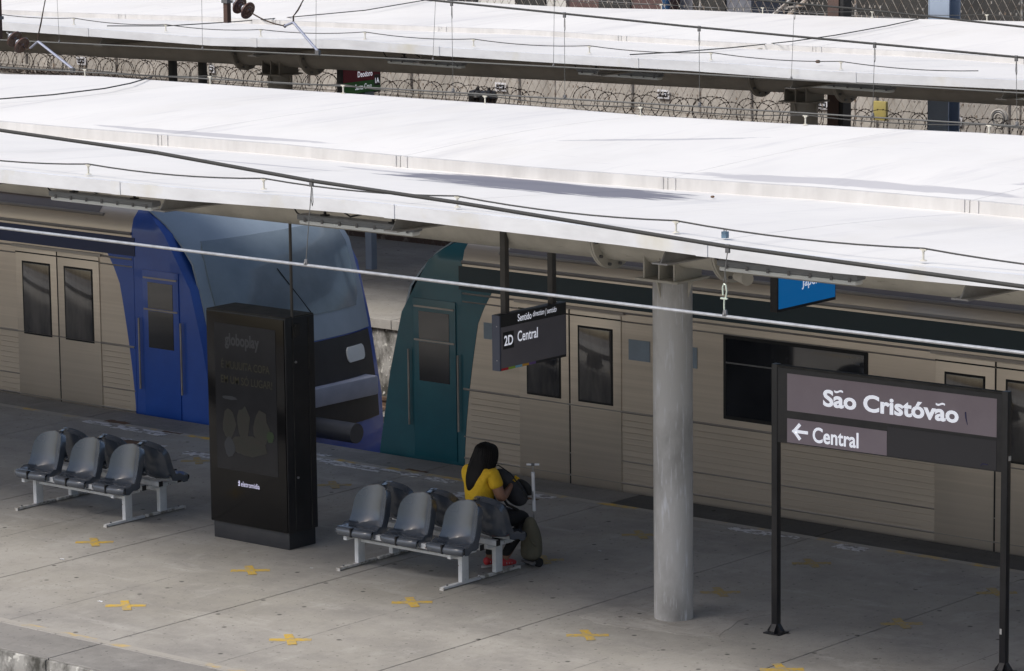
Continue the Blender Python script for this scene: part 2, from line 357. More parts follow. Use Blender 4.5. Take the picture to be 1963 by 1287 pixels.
def text(body, m, parent, origin, ux, uz, w, h, name='lettering', bold=.02, shear=0., proud=.004, label=None):
    """lettering fitted in a w x h box whose lower left corner is origin, running along ux, up along uz"""
    tilde = 'ã' in body; plain = body.replace('ã', 'a')
    def width(st):
        c_ = bpy.data.curves.new('t', 'FONT'); c_.body = st; c_.size = 1; c_.offset = bold; o_ = bpy.data.objects.new('t', c_); COL.objects.link(o_); bpy.context.view_layer.update()
        d_ = bpy.context.evaluated_depsgraph_get(); m_ = bpy.data.meshes.new_from_object(o_.evaluated_get(d_)); xs_ = [v.co.x for v in m_.vertices]
        bpy.data.objects.remove(o_); bpy.data.curves.remove(c_); bpy.data.meshes.remove(m_); return min(xs_), max(xs_)
    marks = []
    if tilde:
        for i_, ch in enumerate(body):
            if ch == 'ã': marks.append(((width(plain[:i_+1])[1]*2-(width('a')[1]-width('a')[0]))/2))
    cu = bpy.data.curves.new('t', 'FONT'); cu.body = plain; cu.size = 1; cu.offset = bold; cu.shear = shear; cu.resolution_u = 4; cu.extrude = 0
    to = bpy.data.objects.new('t', cu); COL.objects.link(to); bpy.context.view_layer.update()
    dg = bpy.context.evaluated_depsgraph_get(); me = bpy.data.meshes.new_from_object(to.evaluated_get(dg))
    bpy.data.objects.remove(to); bpy.data.curves.remove(cu)
    if marks:
        bm = bmesh.new(); bm.from_mesh(me)
        for cx_ in marks:
            P_ = [(cx_-.19+.38*i/10, 0.695+.036*math.sin(-2*pi*i/10+pi)*-1) for i in range(11)]
            vv = [bm.verts.new((a_, b_+.042, 0)) for a_, b_ in P_]+[bm.verts.new((a_, b_-.042, 0)) for a_, b_ in P_[::-1]]
            for i in range(10): bm.faces.new((vv[i], vv[21-i], vv[20-i], vv[i+1]))
        bm.to_mesh(me); bm.free()
    xs = [v.co.x for v in me.vertices]; ys = [v.co.y for v in me.vertices]
    x0, x1, y0, y1 = min(xs), max(xs), min(ys), max(ys)
    ux = Vector(ux).normalized(); uz = Vector(uz).normalized(); nn = ux.cross(uz); origin = Vector(origin)
    for v in me.vertices:
        a = (v.co.x-x0)/(x1-x0)*w; b = (v.co.y-y0)/(y1-y0)*h
        v.co = origin+ux*a+uz*b+nn*proud
    me.materials.clear(); me.materials.append(m); me.update(); me.name = name
    o = bpy.data.objects.new(name, me); COL.objects.link(o); o.parent = parent
    if label: o['label'] = label
    return o
def catenary(a, b, sag, n=10):
    a, b = Vector(a), Vector(b)
    return [a.lerp(b, i/n)-Vector((0, 0, 4*sag*(i/n)*(1-i/n))) for i in range(n+1)]

# ================================================================== SETTING
g = MB().grid([[(-600, -300, -1.12), (500, -300, -1.12)], [(-600, 700, -1.12), (500, 700, -1.12)]]).build('ground', M['ballast'], kind='structure')
YN, YF = 22.03, 30.5
pb = MB().box((-90, YN+.12, -1.1), (30, YF-.1, -.155)).build('platform', M['lip'], kind='structure')
MB().box((-90, YN+.0, -.16), (30, YF, -.15)).build('joint_bed', M['joint'], pb)
JX0, JS = -31.6066, 2.61406
k0, k1 = -5, 9
slab_src = None
def slab(name, m, x0, y0, x1, y1, zt, par, lab=None):
    return MB().box((x0, y0, -.15), (x1, y1, zt)).build(name, m, par, bevel=.006, smooth=False, label=lab)
GY = 29.96
for k in range(-9, 14):
    x0 = JX0+k*JS+.006; x1 = JX0+(k+1)*JS-.006
    slab('slab', M['conc'], x0, YN+.60, x1, GY, 0, pb)
    slab('edge_slab', M['edge'], x0, YN-.04, x1, YN+.594, -.001, pb, None)
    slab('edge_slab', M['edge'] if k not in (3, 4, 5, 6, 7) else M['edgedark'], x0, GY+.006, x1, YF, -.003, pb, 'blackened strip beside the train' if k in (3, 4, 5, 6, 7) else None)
for k in range(-9, 14):
    x0 = JX0+k*JS+.006; x1 = JX0+(k+1)*JS-.006
    MB().box((x0, YN-.075, -.21), (x1, YN-.042, -.012)).build('edge_face', M['lip'], pb, bevel=.012)
M['sawcut'] = mat('faint saw cut', (.15, .145, .14), (.3, .29, .27), scale=6, lo=.45, hi=.55, rough=.9, coord='World')
for k in range(-6, 10):
    x0 = JX0+(k+.5)*JS
    MB().box((x0-.003, YN+.6, .0004), (x0+.003, 27.2 if k % 2 else 25.0, .0012)).build('saw_cut', M['sawcut'], pb, smooth=False)
# painted lines (thin worn sheets)
yl = MB().box((-90, YN+.62, .001), (30, YN+.70, .004)).build('painted_line', M['yellow'], pb, label='worn yellow line near the front edge')
yl = MB().box((-90, GY-.10, .001), (30, GY-.01, .004)).build('painted_line', M['yellow'], pb, label='worn yellow line beside the train')
def sheet_poly(pts, z, m, name, par=None, lab=None, th=.003):
    return MB().prism([(p[0], p[1]) for p in pts], z-th, z, 'z').build(name, m, par, smooth=False, label=lab)
def rough_poly(x0, y0, x1, y1, n=14, j=.04, seed=1):
    rr = random.Random(seed); P = []
    for i in range(n): P.append((x0+(x1-x0)*i/n, y0+rr.uniform(-j, j)))
    P.append((x1, y0))
    for i in range(n): P.append((x1-(x1-x0)*i/n, y1+rr.uniform(-j, j)))
    P.append((x0, y1))
    return P
for i, (a, b, w0) in enumerate([((195, 800), (235, 812), .10), ((235, 815), (345, 828), .14), ((650, 876), (760, 897), .16), ((760, 897), (830, 907), .10), ((835, 912), (880, 922), .14), ((1010, 935), (1080, 950), .12), ((1430, 1003), (1500, 1016), .14), ((1500, 1016), (1565, 1022), .07), ((1635, 1036), (1690, 1046), .14), ((605, 868), (650, 876), .06)]):
    A = onZ(*a); B = onZ(*b)
    sheet_poly(rough_poly(A.x, GY-.12-w0, B.x, GY-.09, 10, .02, i), .003, M['whitepaint'], 'paint_patch', pb)
for i, (c, w_, h_) in enumerate([((225, 810), .35, .12), ((262, 850), .45, .16), ((330, 830), .3, .06), ((800, 903), .3, .05), ((1010, 955), .32, .05)]):
    C = onZ(*c); sheet_poly(rough_poly(C.x-w_/2, C.y-h_/2, C.x+w_/2, C.y+h_/2, 6, .015, i+40), .0045, M['rust_tile'], 'brown_patch', pb)
for i, (c, w_, h_) in enumerate([((245, 846), .4, .18), ((290, 853), .4, .14), ((385, 872), .5, .18), ((885, 950), .25, .22), ((610, 872), .3, .1)]):
    C = onZ(*c); sheet_poly(rough_poly(C.x-w_/2, C.y-h_/2, C.x+w_/2, C.y+h_/2, 8, .03, i+60), .0035, M['whitepaint'], 'paint_patch', pb)
# repaired concrete around the column
pts = [(1112, 1182), (1180, 1163), (1250, 1142), (1340, 1140), (1440, 1150), (1500, 1158), (1480, 1176), (1420, 1190), (1370, 1222), (1300, 1216), (1200, 1205), (1150, 1196)]
PP = [onZ(*p) for p in pts]; rp = []
rr = random.Random(3)
for a, b in zip(PP, PP[1:]+PP[:1]):
    for t in (0, .2, .4, .6, .8): q = a.lerp(b, t); rp.append((q.x+rr.uniform(-.03, .03), q.y+rr.uniform(-.03, .03)))
sheet_poly(rp, .003, M['patch'], 'repair_patch', pb, 'rough repaired concrete around the round column')
# floor marks: small yellow crosses in a grid, each one a painted mark of its own
def cross(X, Y, s=1.):
    mb = MB(); a = YAW
    for (ang, L, W) in ((a, .19, .045), (a+R(100), .19, .042)):
        d = Vector((math.cos(ang), math.sin(ang), 0)); n_ = Vector((-d.y, d.x, 0)); p = Vector((X, Y, 0)); z = .0025 if ang == a else .0052
        vs = []
        K = 8; rr = random.Random(int(X*100+Y*7))
        lo = [p+d*(-L+2*L*i/K)+n_*(-W+rr.uniform(-.006, .006)) for i in range(K+1)]; hi_ = [p+d*(-L+2*L*i/K)+n_*(W+rr.uniform(-.006, .006)) for i in range(K+1)]
        mb.prism([(v.x, v.y) for v in lo+hi_[::-1]], z-.0015, z, 'z')
    return mb.build('floor_mark', M['yellow2'] if Y < 26.5 else M['faded'], None, smooth=False)  # crosses farther back take the darker, duller yellow
where = {(-22.5, 23.76): 'nearest the bottom edge, left of centre', (-24.6, 23.76): 'in the bright front left, below the left bench',
         (-18.4, 25.59): 'cut by the bottom edge below the station sign', (-20.48, 25.5): 'in front of the column and its repaired concrete',
         (-22.55, 25.47): 'just in front of the middle bench', (-24.65, 25.49): 'in front of the right corner of the advertising totem',
         (-26.75, 25.43): 'in front of the left bench', (-18.48, 27.55): 'between the two posts of the station sign', (-20.5, 27.52): 'just right of the column foot',
         (-22.66, 27.55): 'behind the khaki trolley bag', (-18.43, 29.06): 'far right behind the right sign post', (-20.5, 29.0): 'near the train, seen between the sign posts',
         (-22.58, 28.98): 'near the train just left of the column', (-26.68, 28.9): 'near the train right of the advertising totem', (-28.75, 28.94): 'near the train behind the left bench'}
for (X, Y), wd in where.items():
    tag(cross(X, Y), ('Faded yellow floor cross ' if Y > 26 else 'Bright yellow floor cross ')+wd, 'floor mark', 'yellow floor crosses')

for i, (px, py, wz, lb) in enumerate([(192, 1154, .05, 'Tiny white paper scrap on the floor left of the front left yellow crosses'), (597, 1090, .03, 'Tiny pale scrap on the floor right of the totem base'), (118, 1073, .05, 'Thin white scrap on the floor below the left bench'), (918, 740+365, .02, 'Tiny pale scrap on the floor at the front foot of the middle bench'), (1150, 1057, .03, 'Tiny white scrap on the dark floor left of the column')]):
    p = onZ(px, py); rr = random.Random(i+90)
    P = [[(p.x+wz*(a_/3-.5)+rr.uniform(-.003, .003), p.y+wz*.5*(b_/3-.5)+rr.uniform(-.003, .003), .003+rr.uniform(0, .007)) for a_ in range(4)] for b_ in range(4)]
    mb = MB().grid(P); mb.grid([[(q[0], q[1], q[2]-.0015) for q in r][::-1] for r in P]); tag(mb.build('paper_scrap', M['plate'], smooth=False), lb, 'litter', 'litter on the platform')
# rails and sleepers of the near track and the two tracks beyond
for yc in (20.35, 32.07, 35.75):
    for sgn in (-1, 1):
        y = yc+sgn*.8
        MB().prism([(y-.065, -1.06), (y+.065, -1.06), (y+.065, -1.04), (y+.012, -1.02), (y+.012, -.95), (y+.035, -.94), (y+.035, -.9), (y-.035, -.9), (y-.035, -.94), (y-.012, -.95), (y-.012, -1.02), (y-.065, -1.04)], -90, 30, 'x').build('rail', M['rail'], kind='structure')
sm = MB()
for yc in (20.35, 32.07, 35.75):
    for i in range(150):
        x = -80+i*.65; sm.box((x-.12, yc-1.3, -1.12), (x+.12, yc+1.3, -1.06))
sm.build('sleepers', M['lip'], smooth=False, kind='structure')
# unseen platform below the frame, added to bounce light onto trains and signs
np_ = MB().box((-90, 7.5, -1.1), (30, 18.65, 0)).build('near_platform', M['conc'], kind='structure')
# far platform
fz = -.02
fp = MB().box((-90, 37.35, -1.1), (30, 42.9, -.16)).build('far_platform', M['lip'], kind='structure')
for k in range(-9, 14):
    x0 = JX0+.9+k*JS+.006; x1 = JX0+.9+(k+1)*JS-.006
    slab('slab', M['conc'], x0, 37.3, x1, 42.9, fz, fp)

# ================================================================== CANOPIES
STEP = {26.5: .085, 39.7: .045}
def canopy(label, Yn, Yc, Yb, zf, zs, zb, splX, rafX, colX, mats, tzf, tr, cols_mat, colr, capgap, zfloor, x0, x1):
    root = thing('platform_canopy', label, 'canopy', (0, 0, 0))
    rs1, rs2, fa, stp, steel, raf = mats
    H = .105; th = .03; G = .003
    for i, (a, b) in enumerate(zip(splX, splX[1:])):
        n = 8; xs = [a+G+(b-a-2*G)*k/n for k in range(n+1)]
        sway = (.012 if i % 2 else -.006)
        # front sheet (slightly domed between its edges) with its own fascia
        P = []
        for v in (0, .06, .25, .5, .75, 1):
            row = []
            for x in xs:
                z = (zf(x)+H)*(1-v)+(zs(x)-.02)*v+.03*math.sin(pi*v)*(.6+.4*math.sin(x*1.7))+sway*(1-abs(2*(x-a)/(b-a)-1))
                row.append((x, Yn+(Yc-Yn)*v, z))
            P.append(row)
        Q = [[(p[0], p[1], p[2]-th) for p in row] for row in P]
        mb = MB().grid(P); mb.grid([r[::-1] for r in Q])
        mb.grid([[r[0] for r in P], [r[0] for r in Q]]); mb.grid([[r[-1] for r in Q], [r[-1] for r in P]]); mb.grid([Q[0], P[0]])
        mb.build('roof_panel', rs1, root)
        MB().grid([[(x, Yn-.02, zf(x)) for x in xs], [(x, Yn-.02, P[0][k][2]+.006) for k, x in enumerate(xs)], [(x, Yn+.03, P[0][k][2]+.008) for k, x in enumerate(xs)]]).grid([[(x, Yn+.012, zf(x)) for x in xs], [(x, Yn+.012, P[0][k][2]-.035) for k, x in enumerate(xs)]]).grid([[(x, Yn-.02, zf(x)) for x in xs], [(x, Yn+.012, zf(x)) for x in xs]]).build('fascia', fa, root)
        # back sheet one step higher
        P = []
        for v in (0, .25, .5, .75, 1):
            row = []
            for x in xs:
                z = (zs(x)+STEP[Yc])*(1-v)+zb(x)*v+.05*math.sin(pi*v)*(.6+.4*math.sin(x*1.3+1))+sway*(1-abs(2*(x-a)/(b-a)-1))
                row.append((x, Yc+(Yb-Yc)*v, z))
            P.append(row)
        Q = [[(p[0], p[1], p[2]-th) for p in row] for row in P]
        mb = MB().grid(P); mb.grid([r[::-1] for r in Q])
        mb.grid([[r[0] for r in P], [r[0] for r in Q]]); mb.grid([[r[-1] for r in Q], [r[-1] for r in P]]); mb.grid([P[-1], Q[-1]])
        mb.build('roof_panel', rs2, root)
        MB().grid([[(x, Yc-.022, zs(x)-.03) for x in xs], [(x, Yc-.02, P[0][k][2]+.004) for k, x in enumerate(xs)], [(x, Yc+.02, P[0][k][2]+.006) for k, x in enumerate(xs)]]).build('step_fascia', stp, root)
        # cover straps over the joint
        x = b
        MB().box((x-.055, Yn-.028, zf(x)-.002), (x+.055, Yn-.019, zf(x)+H+.012)).build('cover_strap', fa, root)
        for dx in (-.07, .07): MB().box((x+dx-.02, Yc-.03, zs(x)-.025), (x+dx+.02, Yc-.021, zs(x)+STEP[Yc]+.008)).build('cover_strap', stp, root)
    # long tube with flanges beside each column
    MB().tube([(x0+(x1-x0)*i/12, Yc, tzf(x0+(x1-x0)*i/12)+tr) for i in range(13)], tr, 40).build('tube_beam', steel, root)
    for cx in colX:
        tz = tzf(cx); ztop = tz-capgap
        for d in (-.68, .68):
            for e in (-.014, .014):
                MB().cyl((cx+d+e-.011, Yc, tz+tr), (cx+d+e+.011, Yc, tz+tr), tr+.085, 40).build('flange', steel, root)
            b_ = MB()
            for k in range(12):
                t = 2*pi*k/12+.2; y = Yc+math.cos(t)*(tr+.045); z = tz+tr+math.sin(t)*(tr+.045)
                b_.cyl((cx+d-.05, y, z), (cx+d+.05, y, z), .016, 6)
            b_.build('bolts', M['clamp'], root)
        MB().cyl((cx, Yc, zfloor), (cx, Yc, ztop-.02), colr, 40).build('column', cols_mat, root)
        MB().box((cx-.24, Yc-.24, ztop-.02), (cx+.24, Yc+.24, ztop)).build('cap_plate', steel, root)
        for (dx, dy, ax) in ((0, -1, 0), (0, 1, 0), (-1, 0, 1), (1, 0, 1)):
            mb = MB()
            if ax == 0: mb.prism([(Yc+dy*colr*.96, ztop-.021), (Yc+dy*(colr+.05), ztop-.021), (Yc+dy*colr*.96, ztop-.19)], cx-.006, cx+.006, 'x')
            else: mb.prism([(cx+dx*colr*.96, ztop-.021), (cx+dx*(colr+.05), ztop-.021), (cx+dx*colr*.96, ztop-.19)], Yc-.006, Yc+.006, 'y')
            mb.build('gusset', steel, root)
        mb = MB()
        for dx in (-.17, 0., .17): mb.box((cx+dx-.008, Yc-.2, ztop), (cx+dx+.008, Yc+.2, tz+.12))
        mb.build('saddle', steel, root)
    # brackets: tapered webs with a bottom flange, both sides of the tube
    for X in rafX:
        tz = tzf(X)
        for sg, Ye in ((-1, Yn), (1, Yb)):
            ye = Ye-sg*.13; zt = (zf(X)+.06 if sg < 0 else zb(X)-.03); ztc = zs(X)-.06; yi = Yc+sg*tr*.7
            zb0 = (zf(X) if sg < 0 else zb(X)-.1)-.135; zb1 = max(zb0-.05, tz+2*tr*.8)
            MB().prism([(ye-sg*.16, zt), (ye, zb0+.004), (yi, zb1+.004), (yi, ztc)], X-.006, X+.006, 'x').build('bracket', raf, root, smooth=False)
            MB().prism([(ye+sg*.01, zb0-.008), (ye+sg*.01, zb0+.004), (yi, zb1+.004), (yi, zb1-.008)], X-.075, X+.075, 'x').build('bracket_flange', raf, root, smooth=False)
    return root
mk = lambda pts, Y: [(p.x, p.z) for p in (onY(x, y, Y) for x, y in pts)]
zf_ = mk([(0, 350), (336, 383), (660, 407), (892, 435), (1210, 472), (1394, 497), (1589, 522), (1963, 556)], 22.75)
zs_ = mk([(0, 248), (325, 277), (780, 318), (1300, 361), (1875, 405)], 26.5)
zb_ = mk([(0, 142), (163, 147), (403, 161), (658, 178), (930, 199), (1228, 221), (1544, 238), (1896, 257)], 30.3)
spl = [-20.3+3.2*k for k in range(-9, 7)]
mid = canopy('Long white platform roof over the benches, grey dirty patch on its front sheet', 22.75, 26.5, 30.3,
             lambda x: interp(zf_, x), lambda x: interp(zs_, x), lambda x: interp(zb_, x), spl,
             [-28.6, -25.85, -23.12, -20.42, -17.62, -14.85, -12.0], [-33.1, -20.27, -7.5],
             (M['roof'], M['roof2'], M['fascia'], M['stepf'], M['canopy_steel'], M['rafter']), lambda x: 3.25, .25, M['column'], .18, .10, 0., -49, -1.2)
zf2 = mk([(0, 58), (200, 72), (410, 88), (660, 94), (890, 110), (1100, 123), (1310, 135), (1580, 155), (1963, 172)], 35.9)
zs2 = mk([(0, 25), (700, 52), (990, 65), (1300, 82), (1963, 120)], 39.7)
zb2 = mk([(830, 0), (1100, 14), (1300, 20), (1620, 32), (1963, 42)], 43.5)
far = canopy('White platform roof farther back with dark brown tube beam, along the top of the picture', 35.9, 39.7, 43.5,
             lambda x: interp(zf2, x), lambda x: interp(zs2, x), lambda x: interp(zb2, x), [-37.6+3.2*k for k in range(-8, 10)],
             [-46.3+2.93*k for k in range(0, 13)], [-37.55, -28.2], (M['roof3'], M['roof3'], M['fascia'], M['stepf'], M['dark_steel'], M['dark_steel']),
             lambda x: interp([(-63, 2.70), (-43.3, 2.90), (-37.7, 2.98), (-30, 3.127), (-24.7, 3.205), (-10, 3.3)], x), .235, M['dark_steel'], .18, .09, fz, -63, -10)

# conductor clips and the thin cable they carry
def clip_row(pts, Y, zfun, group, wherel, wiremat=M['wire_dark'], h=.085, r=.007, z_of=None):
    tops = []
    for i, (px, py) in enumerate(pts):
        X = onY(px, py, Y).x; z = zfun(X)
        t = thing('cable_clip', 'Small cable clip %s, %s' % (wherel.replace('along the ', 'on ').replace(' of the', ' of'), ['leftmost', 'second from left', 'third from left', 'fourth from left', 'fifth from left', 'sixth from left', 'seventh from left', 'eighth from left'][i]), 'clip', (X, Y, z), 0, group)
        MB().lathe([(.03, 0), (.022, .006), (.008, .01), (.008, h-.02), (.014, h-.018), (.014, h)], n=8).build('stem', M['clip'], t)
        MB().box((-.028, -.009, h-.006), (.028, .009, h+.004)).build('clamp', M['clip'], t)
        tops.append(Vector((X, Y, z+h+.008)))
    a = tops[0]-(tops[1]-tops[0]); b = tops[-1]+(tops[-1]-tops[-2]); al = [a]+tops+[b]; path = []
    for p, q in zip(al, al[1:]): path += catenary(p, q, .035, 8)[:-1]
    path.append(b)
    tag(MB().tube(path, r, 6).build('conductor_cable', wiremat), 'Thin dark cable clipped '+wherel, 'cable')
    return tops
zft = lambda x: interp(zf_, x)+.105+.008
clip_row([(170, 345), (506, 370), (877, 407), (1296, 455), (1770, 505)], 22.95, zft, 'clips on the middle roof front edge', 'along the front edge of the middle roof')
clip_row([(163, 147), (403, 161), (658, 178), (930, 199), (1228, 221), (1544, 238), (1896, 257)], 30.24, lambda x: interp(zb_, x), 'clips on the middle roof back edge', 'along the back edge of the middle roof', h=.09, r=.006)
clip_row([(142, 55), (318, 62), (500, 74), (700, 83), (908, 95), (1130, 108), (1363, 119), (1612, 133)][:8], 36.15, lambda x: interp(zf2, x)+.115, 'clips on the far roof front edge', 'along the front edge of the far roof', r=.006)
clip_row([(1268, 20), (1462, 24), (1672, 32), (1892, 39)], 43.45, lambda x: interp(zb2, x), 'clips on the far roof back edge', 'along the back edge of the far roof', r=.005)
# loose cables lying over the roofs
def surf_mid(X, Y):
    if Y < 26.5: v = (Y-22.75)/3.75; return (interp(zf_, X)+.105)*(1-v)+(interp(zs_, X)-.02)*v+.03*math.sin(pi*max(0, min(1, v)))
    v = (Y-26.5)/3.8; return (interp(zs_, X)+.085)*(1-v)+interp(zb_, X)*v+.05*math.sin(pi*max(0, min(1, v)))
def surf_far(X, Y):
    if Y < 39.7: v = (Y-35.9)/3.8; return (interp(zf2, X)+.105)*(1-v)+(interp(zs2, X)-.02)*v+.03*math.sin(pi*max(0, min(1, v)))
    v = (Y-39.7)/3.8; return (interp(zs2, X)+.045)*(1-v)+interp(zb2, X)*v+.05*math.sin(pi*max(0, min(1, v)))
def loose(pts, surf, label, r=.007):
    P = []
    n = len(pts)
    pts = [(a_[0]+(b_[0]-a_[0])*k_/5, a_[1]+(b_[1]-a_[1])*k_/5) for a_, b_ in zip(pts, pts[1:]) for k_ in range(5)]+[pts[-1]]
    for i, (x, y) in enumerate(pts):
        z = 4.
        for _ in range(15): p = onZ(x, y, z); z = surf(p.x, p.y)+.028
        P.append(onZ(x, y, z))
    Q = []
    for a, b in zip(P, P[1:]):
        for k in range(4): Q.append(a.lerp(b, k/4))
    Q.append(P[-1])
    return tag(MB().tube(Q, r, 6).build('loose_cable', M['wire_dark']), label, 'cable')
loose([(-60, 197), (0, 190), (100, 182), (200, 170), (250, 160), (290, 148)], surf_mid, 'Loose thin cable crossing the left end of the middle roof', r=.008)
loose([(205, 50), (320, 50), (450, 42), (560, 33), (700, 20), (830, -2)], surf_far, 'Loose thin cable crossing the left half of the far roof', r=.008)
loose([(1208, 105), (1300, 100), (1400, 92), (1523, 79), (1600, 68), (1700, 50), (1760, 37)], surf_far, 'Loose thin cable crossing the right half of the far roof', r=.008)
# small things on the roof
t = thing('junction_fitting', 'Small blue fitting with two pins on the front edge of the middle roof', 'fitting', (onY(1390, 462, 23.0).x, 23.0, zft(-17)+.0))
MB().box((-.022, -.02, 0), (.022, .02, .05)).build('body', mat('blue fitting', (.10, .17, .24), rough=.5), t)
for d in (-.01, .01): MB().cyl((d, 0, .05), (d, 0, .075), .004, 6).build('pin', M['clamp'], t)
p = onZ(1366, 378, 4.03); tag(MB().lathe([(.012, 0), (.02, .008), (.012, .018)], (p.x, p.y, interp(zs_, p.x)+.05), 7).build('pebble', M['rust_tile']), 'Tiny brown pebble lying on the white roof right of the dirty patch', 'pebble')
p = onY(1568, 119, 36.6); tag(MB().lathe([(.02, 0), (.035, .015), (.02, .035)], (p.x, p.y, interp(zf2, p.x)+.115), 7).build('pebble', M['rust_tile']), 'Small dark stone on the front of the far white roof', 'pebble')

# lamps under the middle roof
def lamp_proto():
    t = thing('tube_lamp', '', 'lamp')
    L = 1.34
    MB().box((0, -.06, 0), (L, .06, .05)).build('housing', M['lampbody'], t, bevel=.014)
    MB().box((.02, -.052, -.038), (L-.02, .052, -.001)).build('diffuser', M['lampcover'], t, bevel=.015)
    for x in (.28, L-.28):
        MB().box((x-.03, -.028, .05), (x+.03, .028, .062)).box((x-.008, -.01, .062), (x+.008, .01, .2)).box((x-.035, -.012, .09), (x-.02, .012, .13)).box((x+.02, -.012, .09), (x+.035, .012, .13)).build('hanger', M['blackcap'], t)
    for x in (.1, .3, .5, .7, .9, 1.1, 1.27): MB().box((x-.012, -.066, -.012), (x+.012, -.0605, .022)).build('latch', M['clamp'], t)
    MB().tube([(0, 0, .03), (-.05, 0, .05), (-.09, 0, .1), (-.1, 0, .2)], .007, 6).build('cord', M['rubber'], t)
    MB().tube([(.45, 0, .2), (.5, -.02, .11), (.6, -.03, .07), (.72, -.02, .1), (.8, 0, .2)], .008, 6).build('cord', M['rubber'], t)
    return t
lp = lamp_proto()
for i, (X, z, lb) in enumerate([(-25.02, 3.865, 'Fluorescent lamp under the roof edge above the left bench'), (-21.92, 3.90, 'Fluorescent lamp under the roof edge above and right of the totem'),
                                (-17.42, 3.90, 'Fluorescent lamp under the roof edge in front of the blue sign'), (-14.5, 3.9, 'Fluorescent lamp under the roof edge at the far right')]):
    if i == 3: continue
    o = lp if i == 0 else copy_tree(lp)
    o.location = (X, 23.4, z); tag(o, lb, 'lamp', 'tube lamps under the middle roof')
for i, (px, py, lb) in enumerate([(745, 113, 'Pale tube lamp under the far roof right of the red and green sign'), (1110, 134, 'Pale tube lamp under the far roof above the wall plates'), (1540, 157, 'Pale tube lamp under the far roof above the right far column'), (1930, 180, 'Pale tube lamp under the far roof at the right edge')]):
    o = copy_tree(lp); p = onY(px, py, 37.6); o.location = (p.x, 37.6, p.z-.02); tag(o, lb, 'lamp', 'tube lamps under the far roof')
for i, (px, py, lb) in enumerate([(1412, 530, 'Small grey loudspeaker under the middle roof just right of the column')]):
    p = onY(px, py, 25.2); t = thing('loudspeaker', lb, 'speaker', p)
    MB().cyl((0, 0, 0), (.16, -.06, -.0), .035, 16, .06).build('horn', M['canopy_steel'], t)
    MB().box((-.01, -.01, 0), (.01, .01, .5)).build('bracket', M['clamp'], t)

